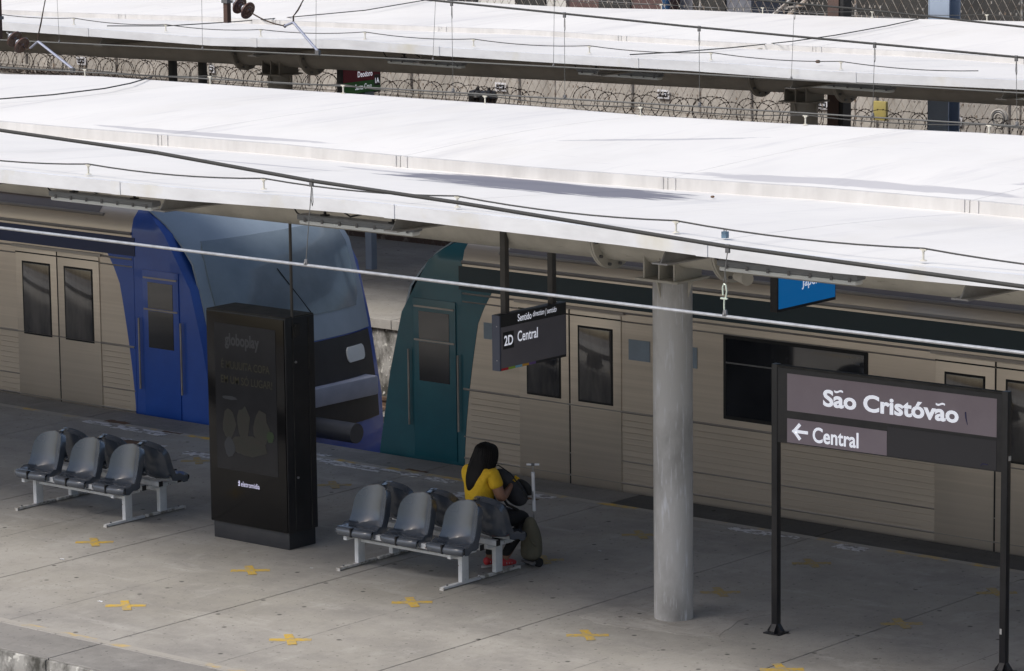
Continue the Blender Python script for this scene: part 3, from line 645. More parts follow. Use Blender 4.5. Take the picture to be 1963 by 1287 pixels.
# ================================================================== TRAIN
PROF = [(-1.45, -.95), (-1.45, .0), (-1.45, .9), (-1.45, 1.6), (-1.45, 2.22), (-1.41, 2.36), (-1.3, 2.48), (-1.05, 2.6), (-.6, 2.7), (0, 2.74)]
PROF = PROF+[(-y, z) for y, z in PROF[-2::-1]]
YCN = 30.62+1.45
DZ = [(-1, .06), (0, 0), (.6, -.1), (1.3, -.26), (1.95, -.47), (2.3, -.85), (2.5, -1.2), (2.75, -1.6)]
def train(name, label, X0, Xn, d, paint, band, zb0, zb1, zo, bound, doors, windows, placards, cabdoor):
    """d=+1: cab end looks to +X (at Xn); body runs from X0 to Xn. zo lowers the whole set."""
    root = thing(name, label, 'train', (Xn, YCN, 0))
    L = lambda x: x-Xn
    xb = bound                                             # where silver body meets the painted cab
    ring = lambda x: [(L(x), y, z+zo) for y, z in PROF]
    body = MB().grid([ring(X0), ring(xb)]); body.add(ring(X0), [tuple(range(len(PROF)))])
    body.build('body', M['steel'], root)
    nf = lambda z, t: -d*0+d*(interp(DZ, z)+.22*(1-abs(t)**3))    # local x of nose surface
    n = len(PROF); rows = [[(L(xb)+d*.0, y, z+zo) for y, z in PROF]]
    for k in (.25, .5, .75, 1.):
        rows.append([(L(xb)*(1-k)+nf(z, 1)*k, y, z+zo) for y, z in PROF])
    cab = MB().grid(rows)
    half = n//2; front = []
    for i in range(half+1):
        y, z = PROF[i]; front.append([(nf(z, t), y*(-t) if False else abs(y)*t, z+zo) for t in [-1+j/8 for j in range(17)]])
    cab.grid(front); cab.build('cab_shell', paint, root)
    def patch(t0, t1, z0, z1, off, nm, m, par=None, rnd=0):
        P = []
        for i in range(9):
            z = z0+(z1-z0)*i/8; row = []
            for j in range(13):
                e = (abs(i/4-1)**4)*rnd
                t = (t0+t1)/2+(t1-t0)/2*(j/6-1)*(1-e)
                row.append((nf(z, t)+d*off, 1.45*t, z+zo))
            P.append(row)
        Q = [[(p[0]-d*.03, p[1], p[2]) for p in r] for r in P]
        mb = MB().grid(P); mb.grid([P[0], Q[0]]); mb.grid([P[-1], Q[-1]]); mb.grid([[r[0] for r in P], [r[0] for r in Q]]); mb.grid([[r[-1] for r in P], [r[-1] for r in Q]])
        return mb.build(nm, m, par or root)
    patch(-.93, .93, .82, 2.52, .012, 'front_mask', M['mask'])
    ws = patch(-.84, .84, 1.12, 2.12, .024, 'windscreen', M['windshield'], rnd=.1)
    patch(-.9, .9, -.25, .80, .014, 'lower_front', M['cabdark'])
    for t in (-.62, .62): patch(t-.13, t+.13, .48, .66, .03, 'headlight', M['lampcover'], rnd=.2)
    MB().tube([(nf(1.15, .1)+d*.03, .2, 1.15+zo), (nf(1.75, 0)+d*.045, -.2, 1.72+zo)], .006, 6).build('wiper', M['rubber'], root)
    MB().box((min(d*.0, d*.28), -1.1, -.02), (max(d*.0, d*.28), 1.1, .22)).build('bumper', mat('pale bumper', (.42, .44, .52), (.34, .36, .44), scale=4, rough=.5), root, bevel=.04)
    MB().cyl((d*.1, 0, -.25), (d*.9, 0, -.25), .12, 16).build('coupler', M['clamp'], root)
    side = lambda x0, x1, z0, z1, off, nm, m, par=None, bev=.0, lab=None: MB().box((L(min(x0, x1)), -1.45-off, z0+zo), (L(max(x0, x1)), -1.45+.004, z1+zo)).build(nm, m, par or root, bevel=bev, label=lab)
    # painted cab edge sweeping back along the side, and the long band
    pf = []
    for i in range(13):
        z = -.2+(1.98-.05+.2)*i/12; k = max(0, z)/1.95; pf.append((L(bound)-d*(.0+.30*k**1.5+.5*max(0, k-.82)**1.2*2), z+zo))
    poly = pf+[(L(bound)+d*.02, pf[-1][1]), (L(bound)+d*.02, pf[0][1])]
    MB().prism(poly, -1.45-.004, -1.44, 'y').build('paint_sweep', paint, root, smooth=False)
    side(X0, bound+d*.05, zb0, zb1, .006, 'band', band)
    for z, r_ in ((zb1+.045, .022), (zb0-.04, .012), (zb0-.13, .009), (.83, .014), (.30, .008), (.06, .012)):
        MB().tube([(L(X0), -1.452, z+zo), (L(bound)+(d*.0 if z > 0 else 0), -1.452, z+zo)], r_, 6).build('side_rib', M['steelrib'], root)
    cg = MB()
    for q_ in range(11):
        z = .10+q_*.064; cg.tube([(L(X0), -1.4505, z+zo), (L(bound)-d*.1, -1.4505, z+zo)], .0042, 4)
    cg.build('corrugation', M['steel'], root, smooth=False, kind='stuff')
    for k, (y, z) in enumerate([(-1.405, 2.37), (-1.3, 2.485), (-1.17, 2.55), (-1.0, 2.615), (-.8, 2.66), (-.55, 2.705), (-.3, 2.72)]):
        MB().tube([(L(X0), y, z+zo), (L(bound)-d*.5, y, z+zo)], .022 if k % 2 == 0 else .014, 6).build('roof_rib', M['steelrib'] if k % 2 == 0 else M['roofsteel'], root)
    MB().grid([[(L(X0), y, z+zo+.004) for y, z in PROF[5:-5]], [(L(bound)-d*.6, y, z+zo+.004) for y, z in PROF[5:-5]]]).build('roof_cover', M['roofsteel'], root)
    for (a, b, z0, z1) in doors:                          # door leaf pairs
        m_ = (a+b)/2
        for u, v in ((a, m_-.01), (m_+.01, b)):
            dr = side(u, v, -.05, 1.86, .012, 'door', M['steel'], bev=.004)
            side(u+.105, v-.105, z0-.025, z1+.025, .015, 'window_rubber', M['rubber'], dr, bev=.008)
            side(u+.13, v-.13, z0, z1, .018, 'window', M['windowd'], dr, bev=.003)
            MB().box((L(u), -1.466, 1.80+zo), (L(v), -1.4625, 1.815+zo)).build('seal', M['rubber'], dr)
        side(m_-.01, m_+.01, -.05, 1.86, .006, 'door_seal', M['rubber'])
        side(a-.05, b+.05, 1.87, 1.90, .03, 'drip_rail', M['steelrib'])
    for (a, b, z0, z1) in windows:
        fr = side(a-.04, b+.04, z0-.04, z1+.04, .010, 'window_frame', M['rubber'], bev=.01)
        side(a, b, z0, z1, .016, 'pane', M['window'], fr)
        side(a, b, z0+(z1-z0)*.68, z0+(z1-z0)*.68+.015, .019, 'bar', M['clamp'], fr)
    for (a, b, z0, z1, lab) in placards: side(a, b, z0, z1, .008, 'placard', M['placard'])
    a, b = cabdoor
    dr = side(a, b, 0, 1.78, .014, 'cab_door', paint, bev=.004)
    side(a+.09, b-.09, .86, 1.30, .019, 'window', M['window'], dr); side(a+.09, b-.09, 1.33, 1.64, .019, 'window', M['window'], dr)
    side(a+.02, b-.02, 1.68, 1.70, .022, 'trim', M['steelrib'], dr); side(a+.02, b-.02, 1.305, 1.325, .022, 'trim', M['steelrib'], dr)
    for q in (a-.05, b+.05): MB().cyl((L(q), -1.49, .35+zo), (L(q), -1.49, 1.2+zo), .012, 8).build('handrail', M['steelrib'], root)
    side(a-.1, b+.1, -.09, -.05, .06, 'step', M['steelrib']); side(a-.1, b+.1, -.17, -.13, .05, 'step', M['cabdark'])
    return root
train('blue_train', 'Silver suburban train with bright blue cab end, left of and behind the totem', -66, -30.12, 1, M['blue'], M['blueband'], 1.92, 2.14, -.07, -31.42,
      [(-33.42, -31.98, .83, 1.68), (-38.4, -36.9, .83, 1.68)], [(-36.3, -34.9, .95, 1.75)], [(-34.15, -33.85, 1.5, 1.72, '')], (-31.25, -30.66))
train('teal_train', 'Silver suburban train with dark teal cab end and band, right of and behind the column', -3, -27.55, -1, M['teal'], M['tealband'], 1.93, 2.19, 0, -26.3,
      [(-25.5, -24.1, .90, 1.68), (-20.15, -18.75, .90, 1.68)], [(-22.72, -21.0, .95, 1.76)], [(-24.0, -23.72, 1.40, 1.62, ''), (-23.38, -23.1, 1.40, 1.62, ''), (-26.0, -25.72, 1.42, 1.6, '')], (-27.02, -26.4))

# ================================================================== PLATFORM OBJECTS
# ---- benches: back-to-back moulded seats on a white steel frame
def seat_mesh():
    mb = MB()
    prof = [(.03, .325, .80), (.0, .335, .92), (-.012, .365, .98), (-.004, .40, 1.), (.03, .418, 1.), (.09, .412, 1.), (.16, .392, .99), (.22, .382, .97), (.27, .392, .95),
            (.31, .425, .93), (.335, .48, .91), (.352, .55, .90), (.366, .62, .885), (.377, .67, .85), (.386, .71, .775), (.393, .745, .65), (.398, .768, .48), (.401, .781, .28), (.402, .787, .06)]
    hw = .232; n = 14
    top = []
    for i, (y, z, w_) in enumerate(prof):
        row = []
        for j in range(n+1):
            u = -1+2*j/n; x = hw*w_*u; uu = abs(x)/hw
            curl = abs(u)**3
            if i < 6: dy, dz = .05*abs(u)**6*(1-i/7), -.010*abs(u)**6
            elif i < 9: dy, dz = 0, (.030+.006*(i-4))*abs(u)**2.5-.0
            else: dy, dz = -.125*uu**2.2, (.012*abs(u)**2 if i < 11 else 0)
            if i < 9 and abs(u) < .05 and i > 0: dz -= .006
            row.append(Vector((x, y+dy, z+dz)))
        top.append(row)
    th = .022
    bot = []
    for i, row in enumerate(top):
        a = Vector(prof[min(i+1, len(prof)-1)][:2])-Vector(prof[max(i-1, 0)][:2]); nrm = Vector((0, a.y, -a.x)).normalized()
        bot.append([p+Vector((0, nrm.y*th, nrm.z*th)) for p in row])
    mb.grid(top); mb.grid([r[::-1] for r in bot])
    mb.grid([top[-1], bot[-1]]); mb.grid([bot[0], top[0]])
    # side skirts: the shell turns down under the pan and back behind the rest
    for side_ in (0, -1):
        sg = -1 if side_ == 0 else 1; e = [r[side_] for r in top]
        sk = [[p, p+Vector((sg*.006, .02 if i > 8 else 0, -.03 if i < 11 else -.012)), Vector((p.x+sg*.002, p.y+(.07 if i > 8 else 0), max(.325, p.z-(.075 if i < 9 else .03))))] for i, p in enumerate(e) if i >= 4]
        mb.grid(sk)
    me = mb.mesh('seat', M['seat'])
    bm = bmesh.new(); bm.from_mesh(me); bmesh.ops.remove_doubles(bm, verts=bm.verts, dist=.0005); bmesh.ops.recalc_face_normals(bm, faces=bm.faces)
    bm.to_mesh(me); bm.free(); me.polygons.foreach_set('use_smooth', [True]*len(me.polygons)); me.set_sharp_from_angle(angle=R(60))
    return me
SEAT = seat_mesh()
def bench():
    b = thing('seat_bench', '', 'bench')
    sx = (.25, .83, 1.41)
    BX0, BX1 = -.0, 1.575
    for side_ in (0, 1):
        fl = lambda y: y if side_ == 0 else 1.12-y
        def bx(x0, y0, z0, x1, y1, z1, nm, m, bev=.004):
            ya, yb = fl(y0), fl(y1); return MB().box((x0, min(ya, yb), z0), (x1, max(ya, yb), z1)).build(nm, m, b, bevel=bev)
        for y in (.17, .44):
            bx(BX0, y-.025, .325, BX1, y+.025, .375, 'seat_beam', M['steelwhite'])
            for x in (BX0-.008, BX1-.001): bx(x, y-.026, .323, x+.009, y+.026, .377, 'end_cap', M['blackcap'], 0)
        for x in (.13, 1.455):
            bx(x-.022, .10, .285, x+.022, .48, .324, 'cross_arm', M['steelwhite'])
            bx(x-.024, .26, .03, x+.024, .36, .284, 'leg', M['steelwhite'])
            bx(x-.022, 0., .006, x+.022, .545, .032, 'foot_rail', M['steeldirty'] if side_ or x < 1 else M['steelwhite'], .006)
            MB().box((x-.026, min(fl(-.012), fl(-.001)), .0), (x+.026, max(fl(-.012), fl(-.001)), .03)).build('foot_cap', M['steeldirty'], b)
            MB().cyl((x, fl(.07), .03), (x, fl(.07), .044), .010, 6).build('bolt', M['clamp'], b)
        bx(.154, .30, .235, 1.431, .325, .262, 'tie_rail', M['steelwhite'])
        for x in sx:
            s_ = bpy.data.objects.new('seat', SEAT); COL.objects.link(s_); s_.parent = b
            s_.location = (x, .06 if side_ == 0 else 1.06, .003); s_.rotation_euler = (0, 0, 0 if side_ == 0 else pi)
            MB().box((-.008, -.0165, .335), (.008, .03, .4195)).build('drain_slot', M['rubber'], s_)
            for dx in (-.1, .1): MB().cyl((x+dx, fl(.26), .380), (x+dx, fl(.26), .392), .009, 6).build('seat_bolt', M['clamp'], b)
    return b
b1 = bench(); b1.location = (-24.09, 26.0, 0); tag(b1, 'Back-to-back grey six-seat bench on white frame with a woman on its far side', 'bench', 'platform benches')
b2 = copy_tree(b1); b2.location = (-28.61, 25.98, 0); tag(b2, 'Empty back-to-back grey six-seat bench on white frame, left of the totem', 'bench', 'platform benches')

# ---- advertising totem
k = thing('advertising_totem', 'Tall black advertising totem with dark screen standing left of the middle bench', 'totem', (-25.99, 26.33, 0))
W_, D_, H_ = 1.075, .42, 2.335
MB().box((.02, .02, 0), (W_-.02, D_-.02, .17)).build('plinth', M['plinth'], k, bevel=.004)
MB().box((0, .0, .17), (W_, D_, H_-.012)).build('cabinet', M['black'], k, bevel=.008)
MB().box((.004, .004, H_-.012), (W_-.004, D_-.004, H_)).build('top_cover', M['blacktop'], k)
fg = MB().box((.012, -.012, .18), (W_-.012, -.0005, H_-.02)).build('front_glass', M['glassblack'], k, bevel=.003)
sc = MB().box((.12, -.0155, .73), (.955, -.0125, 2.205)).build('screen', M['screen'], k)
text('globoplay', M['scr_text'], sc, (.265, -.0156, 1.955), (1, 0, 0), (0, 0, 1), .47, .16, bold=.03, proud=.001)
text('É MUUUITA COPA', M['scr_yel'], sc, (.21, -.0156, 1.755), (1, 0, 0), (0, 0, 1), .66, .10, bold=.01, proud=.001)
text('EM UM SÓ LUGAR!', M['scr_yel'], sc, (.2, -.0156, 1.605), (1, 0, 0), (0, 0, 1), .70, .10, bold=.01, proud=.001)
for i, (x, z, rx, rz, m_) in enumerate([(.30, 1.20, .085, .15, 'scr_a'), (.50, 1.22, .09, .17, 'scr_a'), (.74, 1.20, .10, .18, 'scr_a'), (.32, 1.46, .10, .02, 'scr_b'), (.55, 1.0, .28, .10, 'scr_a'), (.86, 1.12, .05, .06, 'scr_c'), (.30, .96, .07, .1, 'scr_b')]):
    rr = random.Random(i); pts = [(x+rx*math.cos(t)*(1+rr.uniform(-.2, .2)), z+rz*math.sin(t)*(1+rr.uniform(-.15, .15))) for t in [2*pi*j/14 for j in range(14)]]
    MB().prism(pts, -.0165-.0004*i, -.0156-.0004*i).build('picture_shape', M[m_], sc, smooth=False)
for (x0, x1) in ((.40, .48), (.49, .56)): MB().box((x0, -.017, .93-.02), (x1, -.0156, .955)).build('picture_button', M['scr_text'], sc)
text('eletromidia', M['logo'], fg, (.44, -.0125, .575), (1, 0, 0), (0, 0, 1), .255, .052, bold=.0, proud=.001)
lg = MB()
for j in range(4): lg.box((.40+(.008 if j % 2 else 0), -.014, .578+j*.014), (.425, -.0125, .587+j*.014))
lg.build('logo_mark', M['logo'], fg)
for z in (.72, 1.88): MB().cyl((W_+.0, .14, z), (W_+.012, .14, z), .012, 10).build('lock', M['bolt'], k)
MB().box((W_, .13, 2.14), (W_+.02, .19, 2.26)).build('hinge', M['blacktop'], k)
for y in (.10, .33): MB().box((W_, y, .18), (W_+.004, y+.012, H_-.03)).build('side_seam', M['blacktop'], k)
p0 = onY(557, 402, 26.47); pr = thing('conduit_rod', 'Thin dark conduit rod dropping from the roof to the top of the totem', 'rod', (-24.93, 26.45, 2.12))
MB().cyl((0, 0, 0), (0, 0, 1.55), .015, 10).build('rod', M['hangsteel'], pr)
MB().box((-.02, -.02, .0), (.03, .03, .12)).build('socket', M['blacktop'], pr)

# ---- hanging platform sign 2D
def hang_sign(nm, lab, X, y0, y1, z0, z1, cat='sign'):
    t = thing(nm, lab, cat, (X, y0, z0)); return t
X = -22.0; y0, y1, z0, z1 = 26.13, 27.11, 2.15, 2.675
t = thing('direction_sign', 'Hanging dark grey sign reading 2D Central, above the woman', 'sign', (X, y0, z0))
W_, H_ = y1-y0, z1-z0
MB().box((-.085, 0, 0), (0, W_, H_)).build('case', M['sign_frame'], t, bevel=.003)
MB().box((-.088, -.004, .002), (.003, .012, H_-.002)).build('side_plate', M['sign_edge'], t)
MB().box((0, .018, .025), (.003, W_-.012, H_*.78)).build('panel', M['sign_panel'], t)
MB().box((0, .018, H_*.785), (.003, W_-.006, H_-.006)).build('header', M['sign_top'], t)
ux, uz = (0, 1, 0), (0, 0, 1)
text('Sentido', M['white_print'], t, (.003, .26, H_*.83), ux, uz, .20, .068, bold=.01, proud=.002)
text('direction | sentido', M['white_print'], t, (.003, .48, H_*.83), ux, uz, .35, .068, bold=.005, shear=.25, proud=.002)
MB().box((.003, .045, .20), (.005, .20, .36)).build('badge', M['sign_top'], t)
text('2D', M['white_print'], t, (.005, .058, .232), ux, uz, .128, .095, bold=.02, proud=.002)
text('Central', M['white_print'], t, (.003, .255, .245), ux, uz, .295, .10, bold=.012, proud=.002)
for j, c in enumerate(('red', 'green', 'cyan', 'orange', 'violet')):
    MB().box((0, .02+.10*j, .003), (.004, .12+.10*j-.001, .024)).build('colour_bar', M['bar_'+c], t)
for yy in (.13, .82): MB().box((-.07, yy-.03, H_), (-.01, yy+.03, H_+.86)).build('hanger', M['hangsteel'], t, bevel=.003)
for zz in (.1, .42): MB().cyl((-.03, -.004, zz), (-.03, -.008, zz), .006, 6).build('screw', M['bolt'], t)

# ---- blue hanging sign
X = -20.9; A = onX(1490, 598, X); B = onX(1602, 578, X)
t = thing('direction_sign', 'Hanging bright blue sign reading Japeri, half hidden behind a roof lamp', 'sign', (X, A.y, A.z))
W_ = B.y-A.y; H_ = .55
MB().box((-.085, 0, -.01), (0, W_, H_)).build('case', M['sign_frame'], t, bevel=.003)
MB().box((0, .02, .02), (.004, W_-.015, H_*.80)).build('panel', M['blue_sign'], t)
text('Japeri', M['white_print'], t, (.004, .40, .165), ux, uz, .30, .12, bold=.012, proud=.002)
MB().box((.004, .73, .20), (.006, .88, .36)).build('badge', M['sign_top'], t)
for yy in (.13, W_-.14): MB().box((-.07, yy-.03, H_), (-.01, yy+.03, H_+.95)).build('hanger', M['hangsteel'], t)

# ---- station name sign on two posts
A = Vector((-19.185, 26.61, 0)); B = Vector((-16.835, 26.69, 0)); dd = (B-A); rz = math.atan2(dd.y, dd.x); Ls = dd.length
t = thing('station_sign', 'Station name sign reading São Cristóvão on two black posts, lower right', 'sign', A, rz)
inv = Matrix.Rotation(-rz, 4, 'Z') @ Matrix.Translation(-A)
Rm = Matrix.Rotation(rz, 4, 'Z'); nrm = Rm @ Vector((0, 1, 0))
def sp(px, py, off=-.052):
    d = ray(px, py); o = A+nrm*off; s_ = (o-CO).dot(nrm)/d.dot(nrm); return inv @ (CO+d*s_)
for x in (0., Ls):
    MB().box((x-.030, -.052, .012), (x+.030, .012, 2.46)).build('post', M['black'], t, bevel=.004)
    MB().box((x-.085, -.10, 0), (x+.085, .06, .012)).build('base_plate', M['black'], t)
    mb = MB()
    for u in (-1, 1): mb.prism([(x+u*.03, .012), (x+u*.075, .012), (x+u*.075, .03), (x+u*.03, .09)], -.045, .005, 'y')
    mb.prism([(-.052, .012), (-.09, .012), (-.09, .03), (-.052, .09)], x-.025, x+.025, 'x')
    mb.prism([(.012, .012), (.05, .012), (.05, .03), (.012, .09)], x-.025, x+.025, 'x')
    mb.build('gusset', M['black'], t, smooth=False)
zt = sp(1508, 708).z; zb = sp(1508, 851).z
zt2 = sp(1916, 755).z; zb2v = sp(1916, 905).z
zt = (zt+zt2)/2; zb = (zb+zb2v)/2
MB().box((.0305, -.048, zb), (Ls-.0305, .008, zt)).build('board', M['sign_frame'], t, bevel=.003)
MB().box((.031, -.050, zt+.001), (Ls-.031, .010, zt+.02)).build('top_trim', M['blacktop'], t)
a = sp(1509, 716); b = sp(1911, 765); c = sp(1509, 790); e = sp(1911, 836)
zA = (a.z+b.z)/2; zB = (c.z+e.z)/2
MB().box((a.x, -.052, zB), (b.x, -.0485, zA)).build('name_band', M['sign_band'], t)
a2 = sp(1509, 801); b2_ = sp(1700, 822); c2 = sp(1510, 850); 
z2A = sp(1509, 802).z; z2B = sp(1509, 848).z; x2 = sp(1700, 850).x
MB().box((a.x, -.052, z2B), (x2, -.0485, z2A)).build('direction_band', M['sign_band'], t)
MB().box((x2+.004, -.0515, zb+.012), (b.x, -.0485, zB-.03)).build('blank_panel', M['sign_dark'], t)
def fit(body, x0p, x1p, ytl, ybl, bold=.035, desc=0):
    L_ = sp(x0p[0], x0p[1], -.052); R_ = sp(x1p[0], x1p[1], -.052)
    return L_.x, R_.x
xa = sp(1578, 760).x; xb_ = sp(1838, 790).x; zlo = sp(1600, 782).z; zhi = sp(1588, 746).z
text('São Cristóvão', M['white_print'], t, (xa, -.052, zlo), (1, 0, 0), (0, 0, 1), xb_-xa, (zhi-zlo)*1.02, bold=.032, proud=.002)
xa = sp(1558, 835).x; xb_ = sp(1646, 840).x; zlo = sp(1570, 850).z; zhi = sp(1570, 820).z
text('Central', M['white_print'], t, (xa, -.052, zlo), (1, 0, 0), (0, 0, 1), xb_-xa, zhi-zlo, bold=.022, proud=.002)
cx = sp(1519, 827); ex = sp(1549, 830); am = MB(); zc = (z2A+z2B)/2; hgt = .075
am.box((cx.x+.02, -.0545, zc-.014), (ex.x, -.0525, zc+.014))
for sg in (-1, 1):
    am.prism([(cx.x-.004, zc-sg*.006), (cx.x+.022, zc-sg*.018), (cx.x+.095, zc+sg*(hgt-.016)), (cx.x+.072, zc+sg*(hgt+.004))], -.0545-.0012*(sg+1), -.0525-.0012*(sg+1))
am.build('arrow', M['white_print'], t, smooth=False)
P1 = sp(1851, 790); MB().tube([(P1.x, -.053, P1.z), (P1.x+.004, -.053, P1.z-.05), (P1.x+.02, -.053, P1.z-.11)], [.006, .006, .002], 6).build('ink_mark', M['ink'], t)
P1 = sp(1880, 893); MB().tube([(P1.x, -.053, P1.z), (P1.x+.02, -.053, P1.z+.02), (P1.x+.07, -.053, P1.z+.015)], .004, 6).build('ink_mark', M['ink'], t)
MB().box((Ls+.03, -.03, 1.86), (Ls+.038, -.0, 1.90)).build('sticker', M['sticker'], t)
MB().box((Ls-.025, -.0545, .34), (Ls-.005, -.0523, .39)).build('sticker', M['sticker'], t)

# ================================================================== OVERHEAD LINE, NEAR TRACK
def wire(pts, r, m, label, name='contact_wire', n=10):
    return tag(MB().tube(pts, r, n).build(name, m), label, 'wire')
c0, c1 = onY(0, 437, 20.3), onY(1963, 677, 20.3); dv = (c1-c0)
wire([c0-dv*2.2, c0, c1, c1+dv*1.2], .012, M['wire_light'], 'Bright contact wire crossing in front of the totem, column and blue sign', 'contact_wire')
mp_ = [onY(x, y, 20.3) for x, y in [(0, 250), (300, 293), (597, 347), (880, 389), (1395, 473), (1963, 550)]]
mp_ = [mp_[0]+(mp_[0]-mp_[1])*4+Vector((0, 0, .9))] + mp_ + [mp_[-1]+(mp_[-1]-mp_[-2])*3+Vector((0, 0, .3))]
wire(mp_, .0145, M['wire_dark'], 'Thick dark messenger cable crossing in front of the middle roof', 'messenger_cable')
def dropper(top, bot, label, group, r=.0035, hook=False, cl=.02):
    top, bot = Vector(top), Vector(bot)
    t = thing('dropper', label, 'dropper', bot, 0, group)
    h = top-bot
    MB().box((-cl*.8, -cl*.5, h.z-cl*2.2), (cl*.8, cl*.5, h.z+cl*.8), Matrix.Translation((h.x, h.y, 0))).build('top_clamp', M['clamp'], t, bevel=.003)
    MB().box((-cl, -cl*.6, -.004), (cl, cl*.6, cl*2.3), taper=.6).build('bottom_clamp', M['clamp'], t, bevel=.003)
    MB().cyl((0, -cl*.6, cl), (0, -cl*.95, cl), cl*.35, 8).build('bolt', M['bolt'], t)
    if hook:
        z = h.z; MB().tube([(h.x*.9, 0, z-cl*2), (0, 0, z*.66), (0, 0, z*.60), (.012, 0, z*.5), (-.004, 0, z*.46), (-.012, 0, z*.5), (0, 0, z*.58)], r, 6).build('rod', M['wire_mid'], t)
        MB().tube([(-.018, 0, z*.30), (-.02, 0, z*.42), (-.008, 0, z*.465), (.004, 0, z*.45)], r*1.6, 8).build('hook', M['hook'], t)
        MB().tube([(.006, 0, z*.45), (.014, 0, z*.36), (.008, 0, z*.28), (-.006, 0, z*.245), (-.008, 0, z*.15), (-.006, 0, cl*2)], r*1.6, 8).build('hook', M['hook'], t)
        MB().box((-.035, -.008, z*.245), (.02, .008, z*.265)).build('pin', M['hook'], t)
    else:
        l = h.length
        MB().tube([(0, 0, cl*2), (h.x*.5, h.y*.5, h.z*.5), (h.x, h.y, h.z-cl*2)], r, 6).build('rod', M['wire_mid'], t)
        lp_ = [(h.x, 0, h.z-cl*2), (h.x+.008, 0, h.z-.06), (h.x+.012, 0, h.z-.16), (h.x+.004, 0, h.z-.19), (h.x-.006, 0, h.z-.14), (h.x-.002, 0, h.z-.06)]
        MB().tube(lp_, r*.9, 6, closed=True).build('loop', M['wire_mid'], t)
    return t
def on_poly(P, X):
    for a, b in zip(P, P[1:]):
        if (a.x-X)*(b.x-X) <= 0: return a.lerp(b, (X-a.x)/(b.x-a.x))
    return P[-1]
def cw(X): return c0+dv*((X-c0.x)/dv.x)
Xa = onY(597, 347, 20.3).x; dropper(on_poly(mp_, Xa), cw(onY(587, 508, 20.3).x), 'Wire dropper between messenger and contact wire, above the totem', 'droppers of the near line')
Xa = onY(1395, 473, 20.3).x; dropper(on_poly(mp_, Xa), cw(onY(1390, 602, 20.3).x), 'Dropper with pale bent hooks, right of the column', 'droppers of the near line', hook=True)

# overhead lines of the two tracks beyond
w2 = [onY(x, y, 31.9) for x, y in [(0, 130), (650, 165), (1310, 203), (1963, 243)]]
w2 = [w2[0]+(w2[0]-w2[1])*1.2]+w2+[w2[-1]+(w2[-1]-w2[-2])*1.2]
wire(w2, .009, M['wire_mid'], 'Grey contact wire just above the back edge of the middle roof')
w1 = [onY(x, y, 35.8) for x, y in [(0, 77), (660, 108), (1310, 141), (1963, 179)]]
w1 = [w1[0]+(w1[0]-w1[1])*1.2]+w1+[w1[-1]+(w1[-1]-w1[-2])*1.2]
wire(w1, .010, M['wire_mid'], 'Grey contact wire just below the front edge of the far roof')
m2 = [onY(x, y, 31.9) for x, y in [(811, -1), (1310, 50), (1963, 111)]]
m2 = [m2[0]+(m2[0]-m2[1])*1.5+Vector((0, 0, .35))]+m2+[m2[-1]+(m2[-1]-m2[-2])*1.5]
wire(m2, .012, M['wire_dark'], 'Thick dark cable crossing in front of the far roof', 'messenger_cable')
m1 = [onY(x, y, 35.8) for x, y in [(1400, -4), (1650, 18), (1963, 52)]]
m1 = [m1[0]+(m1[0]-m1[1])*4+Vector((0, 0, .6))]+m1+[m1[-1]+(m1[-1]-m1[-2])*2]
wire(m1, .012, M['wire_dark'], 'Dark cable crossing the far right top corner', 'messenger_cable')
m3 = [Vector((p.x, 35.8, p.z+.9)) for p in w1]
nm_ = ['leftmost', 'second from left', 'third from left', 'fourth from left', 'rightmost']
for i, (xt, xb2) in enumerate([(866, 869), (1082, 1083), (1340, 1341), (1677, 1673), (1949, 1950)]):
    a = on_poly(m2, onY(xt, 30, 31.9).x); b = on_poly(w2, onY(xb2, 200, 31.9).x)
    dropper(a, b, 'Dropper wire below the thick cable before the far roof, '+nm_[i], 'droppers of the middle line', r=.003, cl=.02)
for i, px in enumerate([37, 610, 832, 1063, 1520]):
    pass
for i, (xt, xb2) in enumerate([(108, 115), (386, 389), (606, 606), (836, 830), (1063, 1061), (1523, 1517)]):
    b = on_poly(w1, onY(xb2, 120, 35.8).x); yy = -30 if xt < 1400 else 18
    a = onY(xt, yy, 35.8) if xt < 1400 else on_poly(m1, onY(xt, yy, 35.8).x)
    dropper(a, b, 'Very thin dropper wire over the far roof front, '+['leftmost', 'second from left', 'third from left', 'fourth from left', 'fifth from left', 'rightmost'][i], 'droppers of the far line', r=.0028, cl=.016)

